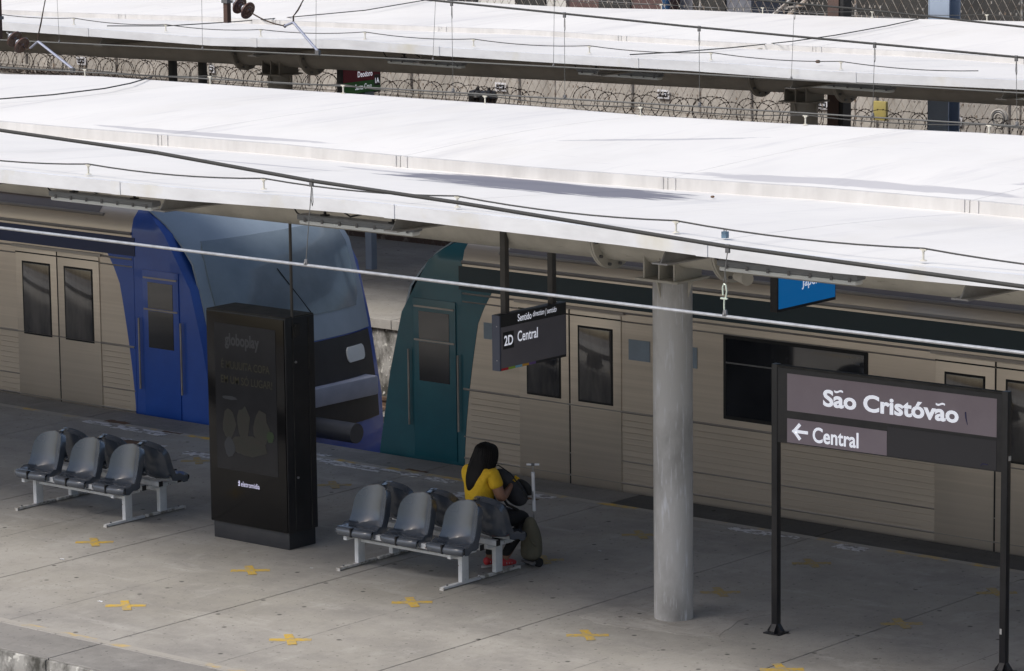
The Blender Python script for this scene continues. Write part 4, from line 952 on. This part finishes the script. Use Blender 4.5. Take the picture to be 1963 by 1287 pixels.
# registration arms with insulators on hanging brown posts
def arm_set(post_x, py_end, Y, label, ins, knee, tipp, topw, plabel, loopx):
    # post hanging from the (unseen) gantry
    pz = onY(post_x, py_end, Y)
    tp = thing('drop_post', plabel, 'post', (pz.x, Y, pz.z), 0, 'brown drop posts')
    MB().box((-.035, -.035, 0), (.035, .035, 3.2)).build('post', M['brownpost'], tp, bevel=.004)
    MB().box((-.05, -.05, .25), (.05, .05, .29)).build('collar', M['clamp'], tp)
    q0 = onY(*ins[0], Y); q1 = onY(*ins[1], Y); kn = onY(*knee, Y); tip = onY(*tipp, Y); tw = onY(*topw, Y)
    t = thing('registration_arm', label, 'bracket', kn, 0, 'insulated arms of the far tracks')
    ax = (q1-q0).normalized(); rot = ax.to_track_quat('Z', 'Y').to_matrix().to_4x4()
    for j, q in enumerate((q0, q1)):
        MB().lathe([(.018, -.045), (.045, -.04), (.05, -.0), (.03, .0)], q-kn, 20, rot).build('cap', M['porcap'], t)
        MB().lathe([(.03, .0), (.09, .01), (.115, .035), (.112, .05), (.07, .046), (.06, .052), (.035, .05), (.02, .07)], q-kn, 24, rot).build('shed', M['porcelain'], t)
    MB().tube([q0-ax*.12-kn, q0-kn], .012, 8).build('link', M['clamp'], t)
    lk = onY(*loopx, Y)
    P = catenary(q1+ax*.07-kn, lk-kn, .03, 8); MB().tube(P, .009, 6).build('tie_wire', M['rust'], t)
    MB().tube([lk-kn+Vector((.02*math.cos(a_), 0, .02*math.sin(a_))) for a_ in [2*pi*i_/10 for i_ in range(10)]], .006, 6, closed=True).build('ring', M['rust'], t)
    MB().tube([lk-kn, (0, 0, 0)], .016, 8).build('short_arm', M['bracket'], t)
    mid_ = (tip-kn)
    MB().tube([(0, 0, 0), mid_*.82, mid_], .017, 8).build('arm', M['bracket'], t)
    MB().box((mid_.x-.03, mid_.y-.02, mid_.z-.05), (mid_.x+.03, mid_.y+.02, mid_.z+.01)).build('wire_clamp', M['clamp'], t)
    u = tw-kn
    MB().tube([(0, 0, 0), (0, 0, .07), u*.4+Vector((0, 0, .03)), u], .007, 6).build('hanger_wire', M['rust'], t)
    MB().tube([(.012, 0, 0), (.015, 0, .08), u*.35+Vector((.012, 0, .03)), u*.7], .004, 6).build('hanger_wire', M['rust'], t)
arm_set(436, 44, 33.9, 'Upper arm with brown insulators in front of the far roof', [(455, 8), (471, 18)], (562, 43), (609, 98), (585, -6), 'Brown post hanging into the top edge, left of centre', (546, 50))
arm_set(-2, 75, 32.6, 'Arm with brown insulators at the left edge above the middle roof', [(24, 72), (38, 84)], (73, 80), (139, 132), (88, -6), 'Brown post hanging at the left edge of the picture', (58, 93))

# ================================================================== BEHIND THE FAR PLATFORM
YW = 46.0
wr = MB().box((-95, YW+.06, -1.1), (10, YW+.25, 2.72)).build('boundary_wall', M['wall'])
tag(wr, 'Weathered beige concrete boundary wall behind the far platform', 'wall')
for i in range(-14, 16):
    x = -38.3+i*2.3
    MB().box((x+.07, YW, -1.0), (x+2.23, YW+.055, 2.70)).build('wall_panel', M['wall'], wr, bevel=.01)
    MB().box((x-.065, YW-.05, -1.1), (x+.065, YW+.06, 2.75)).build('wall_post', M['wall'], wr, bevel=.01)
rail_ = MB().box((-95, YW-.12, 1.78), (10, YW-.055, 1.84)).build('wall_rail', M['wall'], wr)
ld = MB()
P = []
for i in range(240):
    x = -80+i*.35; P.append([(x, 43.4, 1.2), (x, 43.9+random.uniform(-.1, .1), 1.28+random.uniform(-.02, .1)), (x, 44.6, 1.36+random.uniform(-.03, .14)), (x, 45.2, 1.42+random.uniform(-.03, .12)), (x, YW, 1.44)])
ld.grid(P); ld.grid([[(x, 43.4, -1.1) for x in (-80, 4)], [(x, 43.4, 1.2) for x in (-80, 4)]])
tag(ld.build('rubble_bank', M['ledge']), 'Low bank of dark rubble and litter below the boundary wall', 'bank', kind='structure')
for i, (px, py, s_) in enumerate([(156, 117, '1-785'), (402, 132, '1-790'), (960, 167, '1-800'), (1272, 181, '1-805'), (1575, 201, '1-810'), (1832, 232, '1-815')]):
    p = onY(px, py, YW-.03); t = thing('marker_plate', 'White wall plate with black box reading %s, %s' % (s_, ['leftmost of all', 'left of the red and green sign', 'above the black bags', 'right of centre', 'beside the right far column', 'beside the tall blue grey post']
        [i]), 'plate', p, 0, 'marker plates on the boundary wall')
    MB().box((-.115, -.008, -.07), (.115, 0, .07)).build('plate', M['plate'], t, bevel=.003)
    MB().box((-.085, -.012, -.04), (.085, -.0085, .04)).build('black_box', M['blackcap'], t)
    text(s_, M['white_print'], t, (-.065, -.0125, -.018), (1, 0, 0), (0, 0, 1), .13, .036, bold=.0, proud=.001)
# razor wire
cz = onY(1090, 194, 44.7).z
def coil(xs0, xs1, nm, lab, dz=0, seed=1):
    rr = random.Random(seed); mb = MB(); x = xs0; P = []
    i = 0
    while x < xs1:
        yaw = (1 if i % 2 else -1)*R(40+rr.uniform(-8, 8)); r_ = .19+rr.uniform(-.02, .02); c = Vector((x, 44.7+rr.uniform(-.04, .04), cz+dz+rr.uniform(-.02, .02)))
        ring = []
        for k in range(22):
            a = 2*pi*k/22; v = Vector((math.cos(a)*r_*math.cos(yaw+pi/2)*1., math.cos(a)*r_*math.sin(yaw+pi/2), math.sin(a)*r_)); v.x = math.cos(a)*r_*abs(math.sin(yaw+R(18)))*1.25; ring.append(c+v)
        mb.tube(ring, .0055, 4, closed=True)
        for k in range(0, 22, 1):
            p = ring[k]; mb.add([p+Vector((-.014, 0, -.008)), p+Vector((.014, 0, .008)), p+Vector((.004, -.01, .016)), p+Vector((-.006, .012, -.014))], [(0, 1, 2), (0, 1, 3)])
        x += rr.uniform(.16, .27); i += 1
    mb.tube([(xs0, 44.7, cz+dz-.06), ((xs0+xs1)/2, 44.7, cz+dz-.075), (xs1, 44.7, cz+dz-.06)], .004, 4)
    o = mb.build('razor_wire', M['rust'], smooth=False); return tag(o, lab, 'wire', 'razor wire coils')
coil(-52.5, -36.9, 'razor_wire', 'Rusty razor wire coils on the left, up to the middle of the wall', -.06, 2)
coil(-35.9, -18, 'razor_wire', 'Rusty razor wire coils on the right half of the wall', .02, 5)
# chain link mesh with its posts
fr = thing('mesh_fence', 'Galvanised chain link fence standing before the boundary wall', 'fence', (-60, 45.4, 1.3))
FL, FH = 50., 3.9; zz0 = 0.
mb = MB(); st = .15
for i in range(int((FL+FH)/st)):
    for sg in (0, 1):
        a = i*st-FH if sg == 0 else i*st
        x0_, z0_ = a, 0.; x1_, z1_ = (a+FH*.62, FH) if sg == 0 else (a-FH*.62, FH)
        if min(x0_, x1_) < 0 or max(x0_, x1_) > FL: continue
        mb.tube([(x0_, .002*sg, z0_), (x1_, .002*sg, z1_)], .0042, 3, caps=False)
mb.build('mesh', M['chain'], fr, smooth=False, kind='stuff')
tw_ = MB(); rr = random.Random(11)
for i in range(int(FL/.093)):
    for j in range(int(FH/.15)):
        if rr.random() < .45:
            x = i*.093+(.046 if j % 2 else 0); z = j*.15+.03; tw_.box((x-.008, -.01, z), (x+.008, .006, z+.035))
tw_.build('knots', M['chain'], fr, smooth=False, kind='stuff')
for i, x in enumerate([3.0+2.85*k_ for k_ in range(17)]): MB().cyl((x, .03, -.3), (x, .03, FH+.05), .016, 8).build('fence_post', M['chain'], fr)
for z in (.42, 2.3, 3.86): MB().tube([(0, .0, z), (FL, 0, z)], .005, 5).build('line_wire', M['clamp'], fr)
# posts behind the far platform
p = onY(1810, 100, 44.0)
t = thing('steel_post', 'Tall blue grey steel H post behind the far roof on the right', 'post', (p.x, 44.0, -1.1))
MB().box((-.17, -.145, 0), (.17, -.12, 8)).box((-.17, .12, 0), (.17, .145, 8)).build('flange_plate', M['bluepost'], t); MB().box((-.01, -.119, 0), (.01, .119, 8)).build('web', M['bluepost'], t)
MB().box((-.17, -.15, 0), (-.155, .15, 8)).build('edge', M['bluepost'], t)
p = onY(1609, 100, 43.9)
t = thing('steel_post', 'Rust brown steel post with black side behind the far roof', 'post', (p.x, 43.9, -1.1))
MB().box((-.13, -.11, 0), (.06, .11, 8)).build('shaft', M['brownpost'], t); MB().box((.061, -.09, 0), (.13, .11, 8)).build('channel', M['blackcap'], t)
for i, (px, lb) in enumerate([(331, 'Left one of two thin black poles under the left part of the far roof'), (388, 'Right one of two thin black poles under the left part of the far roof')]):
    p = onY(px, 125, 41.0); t = tag(MB().box((p.x-.05, 40.95, fz), (p.x+.05, 41.05, 3.5)).build('thin_pole', M['blackcap'], bevel=.005), lb, 'pole', 'thin black poles of the far platform')
p = onZ(712, 516, fz); t = tag(MB().box((p.x-.06, p.y-.06, fz), (p.x+.06, p.y+.06, 2.6)).build('thin_pole', M['bluepost'], bevel=.005), 'Blue grey pole on the far platform, seen between the two trains', 'pole')
# Deodoro sign
Xs = -36.6; A = onX(654, 182, Xs); B = onX(730, 180, Xs)
t = thing('direction_sign', 'Red and green hanging sign reading Deodoro and Santa Cruz, far platform', 'sign', (Xs, A.y, A.z-.03))
W_, H_ = B.y-A.y, .56
MB().box((-.08, 0, 0), (0, W_, H_)).build('case', M['sign_frame'], t, bevel=.003)
MB().box((0, .05, .02), (.003, W_-.01, .19)).build('lower_panel', M['green_sign'], t)
MB().box((0, .05, .192), (.003, W_-.01, .40)).build('upper_panel', M['red_sign'], t)
MB().box((0, .05, .402), (.003, W_-.01, H_-.01)).build('header', M['sign_top'], t)
pr_ = M['white_print']
text('Sentido', pr_, t, (.003, .2, .44), ux, uz, .2, .06, proud=.002, bold=.0)
text('Deodoro', pr_, t, (.003, .36, .25), ux, uz, .32, .085, proud=.002)
text('Santa Cruz', pr_, t, (.003, .30, .07), ux, uz, .36, .08, proud=.002, bold=.0)
MB().box((.003, .72, .10), (.005, .84, .26)).build('badge', M['sign_top'], t)
text('1A', pr_, t, (.005, .735, .135), ux, uz, .09, .08, proud=.002)
for yy in (.15, W_-.15): MB().box((-.07, yy-.025, H_), (-.02, yy+.025, H_+.38)).build('hanger', M['hangsteel'], t)
# bits on the wall
p = onY(1686, 213, 45.2); tag(MB().box((p.x-.11, 45.2, p.z-.14), (p.x+.11, 45.26, p.z+.14)).build('notice_sign', M['yellowbox'], bevel=.01), 'Small yellow panel hanging in the razor wire on the right', 'sign')
p = onY(1915, 228, 45.3); t = thing('cable_reel', 'Round grey coil of hose hanging by the wall at the right edge', 'coil', (p.x, 45.3, p.z))
for r_ in (.13, .10, .07): MB().tube([(r_*math.cos(2*pi*i/18), 0, r_*math.sin(2*pi*i/18)) for i in range(18)], .02, 6, closed=True).build('loop', M['wall'] if r_ != .1 else M['clamp'], t)
for i, (px, py, lb) in enumerate([(915, 185, 'Left one of two black rubbish bags on the bank below the wall'), (936, 186, 'Right one of two black rubbish bags on the bank below the wall')]):
    p = onY(px, py, 45.0); mb = MB().lathe([(.02, -.12), (.13, -.09), (.16, -.0), (.12, .08), (.03, .11), (.02, .15)], (p.x, 45.0, p.z), 12)
    mb.v = [(x+.02*math.sin(z*40+y*9), y, z+.012*math.sin(x*37)) for x, y, z in mb.v]
    tag(mb.build('rubbish_bag', M['blackcap']), lb, 'bag', 'black bags below the wall')
# buildings beyond the fence
def bldg(nm, lab, px0, px1, Y, zt, m, depth=6, windows=True, wm=None):
    a = onY(px0, 10, Y).x; b = onY(px1, 10, Y).x
    t = thing(nm, lab, 'building', (a, Y, -1.1)); w_ = b-a; H = zt+1.1
    MB().box((0, 0, 0), (w_, depth, H)).build('wall', m, t)
    MB().box((-.1, -.1, H), (w_+.1, depth+.1, H+.12)).build('roof', M['bgrey'], t)
    if windows:
        n = max(1, int(w_/1.6))
        for i in range(n):
            for z_ in (H-3.6, H-1.9):
                f = MB().box((w_*(i+.5)/n-.35, -.04, z_), (w_*(i+.5)/n+.35, .0, z_+.9)).build('window', M['bdark'], t)
                MB().box((w_*(i+.5)/n-.40, -.06, z_-.06), (w_*(i+.5)/n+.40, -.0, z_)).build('sill', M['bgrey'], f)
    return t
bldg('low_building', 'White rendered building beyond the fence, top centre left', 700, 1085, 52, 5.6, M['bwhite'])
bldg('low_building', 'Maroon building beyond the fence, top centre', 1092, 1270, 51.5, 6.2, M['bred'])
bldg('low_building', 'Blue grey building beyond the fence, right of the maroon one', 1284, 1440, 52, 6.0, M['bgrey'])
bldg('shed', 'Long dark shed beyond the fence, top right', 1445, 2300, 53, 7.0, M['bdark'], windows=False)
bldg('low_building', 'Pale building beyond the left part of the wall', 0, 690, 54, 5.4, M['bwhite'])
p = onY(1277, 10, 50.5); tag(MB().cyl((p.x, 50.5, -1.1), (p.x, 50.5, 8), .07, 12).build('blue_pole', mat('blue pole', (.02, .07, .16), rough=.5)), 'Dark blue pole between the maroon and blue grey buildings', 'pole')
p = onY(1470, 30, 50.0); st_ = thing('metal_stair', 'Grey metal stair rising beyond the fence in front of the dark shed', 'stair', (p.x-.6, 50.0, p.z-.8))
for y in (0, .5): MB().tube([(-.6, y, -.2), (1.5, y, 1.4)], .03, 6).build('stringer', M['chain'], st_)
for i in range(9): MB().box((-.5+.22*i, 0, -.1+.17*i), (-.3+.22*i, .5, -.08+.17*i)).build('step', M['chain'], st_)

# ================================================================== PERSON
def skin_mesh(name, verts, edges, radii, m, parent, root=0, sub=2, scale_y=None):
    me = bpy.data.meshes.new(name); me.from_pydata(verts, edges, []); o = bpy.data.objects.new(name, me); COL.objects.link(o)
    md = o.modifiers.new('s', 'SKIN'); md.use_smooth_shade = True
    for i, v in enumerate(me.skin_vertices[0].data):
        r_ = radii[i]; v.radius = r_ if isinstance(r_, tuple) else (r_, r_); v.use_root = (i == root)
    sb = o.modifiers.new('u', 'SUBSURF'); sb.levels = sub; sb.render_levels = sub
    bpy.context.view_layer.update(); dg = bpy.context.evaluated_depsgraph_get()
    m2_ = bpy.data.meshes.new_from_object(o.evaluated_get(dg)); bpy.data.objects.remove(o)
    m2_.materials.clear(); m2_.materials.append(m); m2_.polygons.foreach_set('use_smooth', [True]*len(m2_.polygons)); m2_.name = name
    ob = bpy.data.objects.new(name, m2_); COL.objects.link(ob); ob.parent = parent; return ob
pe = thing('person', 'Seated woman in yellow T-shirt and black leggings, long black hair, hands on a backpack', 'person', (-22.85, 26.97, 0), R(-6))
J = {}
V_ = []; E_ = []; Rd = []
def jn(k, p, r_, par=None):
    J[k] = len(V_); V_.append(p); Rd.append(r_)
    if par: E_.append((J[par], J[k]))
jn('pelvis', (0, -.10, .52), (.155, .12)); jn('waist', (0, -.15, .66), (.145, .115), 'pelvis'); jn('chest', (0, -.14, .84), (.15, .125), 'waist'); jn('upchest', (0, -.115, .96), (.12, .09), 'chest')
jn('neck', (0, -.075, 1.04), .052, 'upchest'); jn('headb', (0, -.03, 1.10), (.068, .075), 'neck'); jn('head', (0, -.015, 1.165), (.078, .092), 'headb'); jn('crown', (0, -.035, 1.225), (.055, .065), 'head')
for s_, n_ in ((1, 'R'), (-1, 'L')):
    jn('sh'+n_, (s_*.165, -.125, .965), .062, 'upchest')
    if s_ > 0: el, wr_, hd = (.235, -.075, .735), (.155, .115, .80), (.12, .175, .835)
    else: el, wr_, hd = (-.23, -.01, .76), (-.09, .15, .86), (-.04, .195, .865)
    mid1 = tuple((a_+b_)/2 for a_, b_ in zip((s_*.165, -.125, .965), el))
    jn('ua'+n_, mid1, .058, 'sh'+n_); jn('el'+n_, el, .052, 'ua'+n_)
    jn('fa'+n_, tuple((a_+b_)/2 for a_, b_ in zip(el, wr_)), .043, 'el'+n_); jn('wr'+n_, wr_, .027, 'fa'+n_); jn('hd'+n_, hd, (.034, .02), 'wr'+n_)
    jn('hip'+n_, (s_*.095, -.02, .485), .098, 'pelvis'); jn('th'+n_, (s_*.10, .17, .485), .085, 'hip'+n_); jn('kn'+n_, (s_*.095, .36, .475), .066, 'th'+n_)
    fx = (.085, .09, .075) if s_ > 0 else (-.07, .02, .075)
    jn('cf'+n_, (s_*.095, .27 if s_ > 0 else .24, .31), .056, 'kn'+n_); jn('an'+n_, fx, .036, 'cf'+n_); jn('ft'+n_, (fx[0], fx[1]+.12, .035), .034, 'an'+n_)
body = skin_mesh('body', V_, E_, Rd, M['skin'], pe)
# face details
for s_ in (-1, 1):
    MB().lathe([(.001, -.011), (.009, -.006), (.011, 0), (.009, .006), (.001, .011)], (s_*.032, .070, 1.15), 8).build('eye', M['white_print'], pe)
MB().lathe([(.016, 0), (.012, .02), (.004, .045)], (0, .077, 1.11), 8).build('nose', M['skin'], pe)
MB().box((-.022, .065, 1.077), (.022, .077, 1.085)).build('mouth', mat('lips', (.25, .07, .06), rough=.5), pe, bevel=.003)
# fingers
for n_, s_ in (('R', 1), ('L', -1)):
    h = Vector(V_[J['hd'+n_]]); wv = Vector(V_[J['wr'+n_]]); dr = (h-wv).normalized(); sd_ = dr.cross(Vector((0, 0, 1))).normalized()
    vs = []; es = []; rs = []
    for i in range(4):
        o0 = h+sd_*(-.024+.016*i)+dr*.005; ln = (.026, .03, .028, .022)[i]
        P = [o0, o0+dr*ln+Vector((0, 0, .002)), o0+dr*(ln*1.6)-Vector((0, 0, .016)), o0+dr*(ln*1.7)-Vector((0, 0, .034))]
        skin_mesh('finger', [tuple(p) for p in P], [(0, 1), (1, 2), (2, 3)], [.009, .0085, .008, .0065], M['skin'], pe, sub=1)
    o0 = h-sd_*s_*.028-dr*.02; P = [o0, o0-sd_*s_*.02+dr*.025+Vector((0, 0, .004)), o0-sd_*s_*.016+dr*.05-Vector((0, 0, .006))]
    skin_mesh('thumb', [tuple(p) for p in P], [(0, 1), (1, 2)], [.011, .009, .007], M['skin'], pe, sub=1)
# shirt over torso and upper arms
T = {}; tv = []; te = []; tr_ = []
def tj(k, p, r_, par=None):
    T[k] = len(tv); tv.append(p); tr_.append(r_)
    if par: te.append((T[par], T[k]))
tj('a', (0, -.105, .60), (.160, .122)); tj('b', (0, -.15, .68), (.162, .130), 'a'); tj('c', (0, -.135, .83), (.170, .148), 'b'); tj('d', (0, -.112, .95), (.142, .108), 'c'); tj('e', (0, -.10, 1.015), (.082, .07), 'd')
for s_, n_ in ((1, 'R'), (-1, 'L')):
    tj('s'+n_, (s_*.163, -.122, .962), .076, 'd'); el = Vector(V_[J['el'+n_]]); sh = Vector(V_[J['sh'+n_]])
    tj('m'+n_, tuple(sh.lerp(el, .33)), .076, 's'+n_); tj('t'+n_, tuple(sh.lerp(el, .60)), .074, 'm'+n_)
skin_mesh('t_shirt', tv, te, tr_, M['shirt'], pe)
# leggings
lv = []; le = []; lr = []; LJ = {}
def lj(k, p, r_, par=None):
    LJ[k] = len(lv); lv.append(p); lr.append(r_)
    if par: le.append((LJ[par], LJ[k]))
lj('p', (0, -.085, .53), (.168, .122))
for s_, n_ in ((1, 'R'), (-1, 'L')):
    an = V_[J['an'+n_]]
    lj('h'+n_, (s_*.095, -.02, .487), .108, 'p'); lj('t'+n_, (s_*.102, .17, .487), .094, 'h'+n_); lj('k'+n_, (s_*.097, .365, .475), .073, 't'+n_)
    lj('c'+n_, (s_*.097, .272 if s_ > 0 else .242, .31), .062, 'k'+n_); lj('a'+n_, (an[0], an[1], an[2]+.035), .044, 'c'+n_)
skin_mesh('leggings', lv, le, lr, M['pants'], pe)
for s_, n_ in ((1, 'R'), (-1, 'L')):
    an = Vector(V_[J['an'+n_]]); c = Vector((an.x, an.y, 0))
    sh = skin_mesh('shoe', [tuple(c+Vector((0, -.045, .055))), tuple(c+Vector((0, 0, .062))), tuple(c+Vector((0, .08, .048))), tuple(c+Vector((0, .155, .034)))], [(0, 1), (1, 2), (2, 3)], [(.036, .038), (.042, .048), (.044, .038), (.036, .024)], M['shoe'], pe)
    pts = [(c.x+.045*math.cos(a_)*(1+.1*math.sin(a_)), c.y+.055+.135*math.sin(a_)) for a_ in [2*pi*i/20 for i in range(20)]]
    MB().prism(pts, .002, .024, 'z').build('sole', M['sole'], sh)
    for k_ in (.0, .035, .07): MB().tube([(c.x-.043, c.y+k_, .045), (c.x-.02, c.y+k_+.01, .088-k_*.3), (c.x+.02, c.y+k_+.01, .088-k_*.3), (c.x+.043, c.y+k_, .045)], .0045, 5).build('stripe', M['sole'], sh)
# hair: a cap plus a fall of separate locks down the back
hb = skin_mesh('hair', [(0, -.04, 1.215), (0, -.065, 1.15), (0, -.12, 1.06), (0, -.20, .97), (-.01, -.245, .87), (-.03, -.25, .79)], [(0, 1), (1, 2), (2, 3), (3, 4), (4, 5)], [(.088, .092), (.116, .108), (.125, .085), (.125, .055), (.085, .035), (.03, .02)], M['hair'], pe)
rr = random.Random(4); hm = MB()
for i in range(330):
    a_ = rr.uniform(-2.05, 2.05); up_ = rr.uniform(.0, 1.)
    rad = .104+rr.uniform(-.004, .012)
    s0 = Vector((.02*math.sin(a_), -.035, 1.252-rr.uniform(0, .012)))
    s1 = Vector((math.sin(a_)*rad*.85, -.038-math.cos(a_)*rad*.9, 1.225))
    s2 = Vector((math.sin(a_)*rad*1.1, -.045-math.cos(a_)*rad*1.05, 1.14))
    s3 = Vector((math.sin(a_)*rad*1.25+rr.uniform(-.01, .01), -.09-math.cos(a_)*rad*.95, 1.05))
    ln = rr.uniform(.78, .90)+.06*abs(a_)*.5
    k_ = max(-1, min(1, a_/1.6))
    s4 = Vector((k_*.145+rr.uniform(-.015, .015), -.225+.05*abs(k_)+rr.uniform(-.02, .012), (1.05+ln)/2))
    s5 = Vector((k_*.10-.02+rr.uniform(-.02, .02), -.255+.06*abs(k_)+rr.uniform(-.02, .02), ln-.02))
    pp = [s0, s1, s2, s3, s4, s5]; rr_ = [.003, .0075, .0085, .0085, .0065, .0012]
    for _ in range(2):
        np2 = [pp[0]]; nr2 = [rr_[0]]
        for a1, b1_, ra, rb in zip(pp, pp[1:], rr_, rr_[1:]): np2 += [a1.lerp(b1_, .25), a1.lerp(b1_, .75)]; nr2 += [ra*.75+rb*.25, ra*.25+rb*.75]
        pp = np2+[pp[-1]]; rr_ = nr2+[rr_[-1]]
    hm.tube(pp, rr_, 5)
hm.build('hair_locks', M['hair'], pe)
# ---- backpack on her lap
bp = thing('backpack', 'Dark grey backpack held upright on the woman\'s lap', 'backpack', (-22.745, 27.36, .55), R(-14))
def pack(pts_, m_, nm, par, sx=1):
    return skin_mesh(nm, pts_[0], [(i, i+1) for i in range(len(pts_[0])-1)], pts_[1], m_, par)
rotp = Matrix.Rotation(R(38), 4, 'X') @ Matrix.Scale(1.28, 4)
def rp_(p): return tuple(rotp @ Vector(p))
bpb = pack(([rp_(p) for p in [(0, 0, .03), (0, .005, .16), (0, .005, .30), (0, -.005, .41)]], [(.125, .085), (.150, .105), (.142, .095), (.09, .06)]), M['bagcloth'], 'pack_body', bp)
pack(([rp_(p) for p in [(0, .085, .04), (0, .10, .13), (0, .095, .21)]], [(.105, .04), (.118, .05), (.095, .03)]), M['bagcloth2'], 'front_pocket', bp)
MB().tube([rp_(p) for p in [(-.03, -.06, .42), (-.03, -.06, .47), (-.01, -.06, .50), (.02, -.06, .50), (.035, -.06, .46), (.035, -.06, .42)]], .009, 8).build('handle', M['blackcap'], bp)
MB().tube([rp_(p) for p in [(-.15, .0, .12), (-.155, .01, .25), (-.12, .02, .38), (0, .03, .43), (.12, .02, .38), (.15, .01, .25), (.15, .0, .12)]], .006, 6).build('zip', M['blackcap'], bp)
for s_ in (-.07, .07): MB().tube([rp_(p) for p in [(s_, -.08, .40), (s_, -.12, .30), (s_, -.13, .18), (s_*1.2, -.09, .08)]], .014, 6).build('strap', M['blackcap'], bp)
yc_ = MB()
P = []
for i in range(7):
    P.append([(-.03+.014*i+.004*math.sin(i*2+j), .0+.012*j, .006*math.sin(i*1.7+j*1.3)) for j in range(6)])
yc_.grid(P); yo = yc_.build('yellow_cloth', M['shirt']); yo.location = (-22.69, 27.11, .87); yo.rotation_euler = (R(30), R(10), R(-20)); tag(yo, 'Scrap of yellow cloth between the woman\'s hands', 'cloth')
# ---- khaki trolley bag
tb = thing('trolley_bag', 'Khaki cloth trolley bag with white telescopic handle beside the woman\'s knees', 'trolley bag', (-22.60, 27.275, 0), R(-10))
kb = skin_mesh('bag_body', [(0, 0, .05), (.0, 0, .18), (0.01, -.0, .32), (.02, -.02, .44), (.02, -.03, .50)], [(0, 1), (1, 2), (2, 3), (3, 4)], [(.12, .10), (.125, .105), (.115, .09), (.075, .06), (.04, .03)], M['khaki'], tb)
me = kb.data
for v in me.vertices:
    a_ = math.atan2(v.co.y, v.co.x); v.co.x *= 1+.06*math.sin(a_*9+v.co.z*6); v.co.y *= 1+.06*math.sin(a_*9+v.co.z*6)
for s_ in (-.08, .08):
    MB().cyl((s_-.016, .03, .045), (s_+.016, .03, .045), .045, 18).build('wheel', M['rubber'], tb)
MB().box((-.09, -.05, .035), (.09, .06, .06)).build('base', M['clamp'], tb)
MB().tube([(-.03, .09, .06), (.0, .05, .5), (.015, .02, .74)], .010, 8).build('rod', M['bolt'], tb)
MB().tube([(.002, .045, .54), (.018, .02, .93)], .017, 12).build('tube', M['plate'], tb)
MB().tube([(.018, .02, .93), (.021, .018, 1.0)], .007, 8).build('inner_rod', M['bolt'], tb)
gd = Vector((math.cos(YAW+R(10)), math.sin(YAW+R(10)), 0))*.062; cc = Vector((.021, .018, 1.005))
MB().tube([cc-gd, cc+gd], .011, 10).build('grip', M['plate'], tb)
MB().cyl(cc-gd*.25, cc+gd*.25, .013, 10).build('grip_joint', M['clamp'], tb)
MB().tube([(.08, -.09, .30), (.12, -.05, .24), (.11, .0, .20), (.07, .04, .22)], .010, 6).build('strap', M['khaki'], tb)
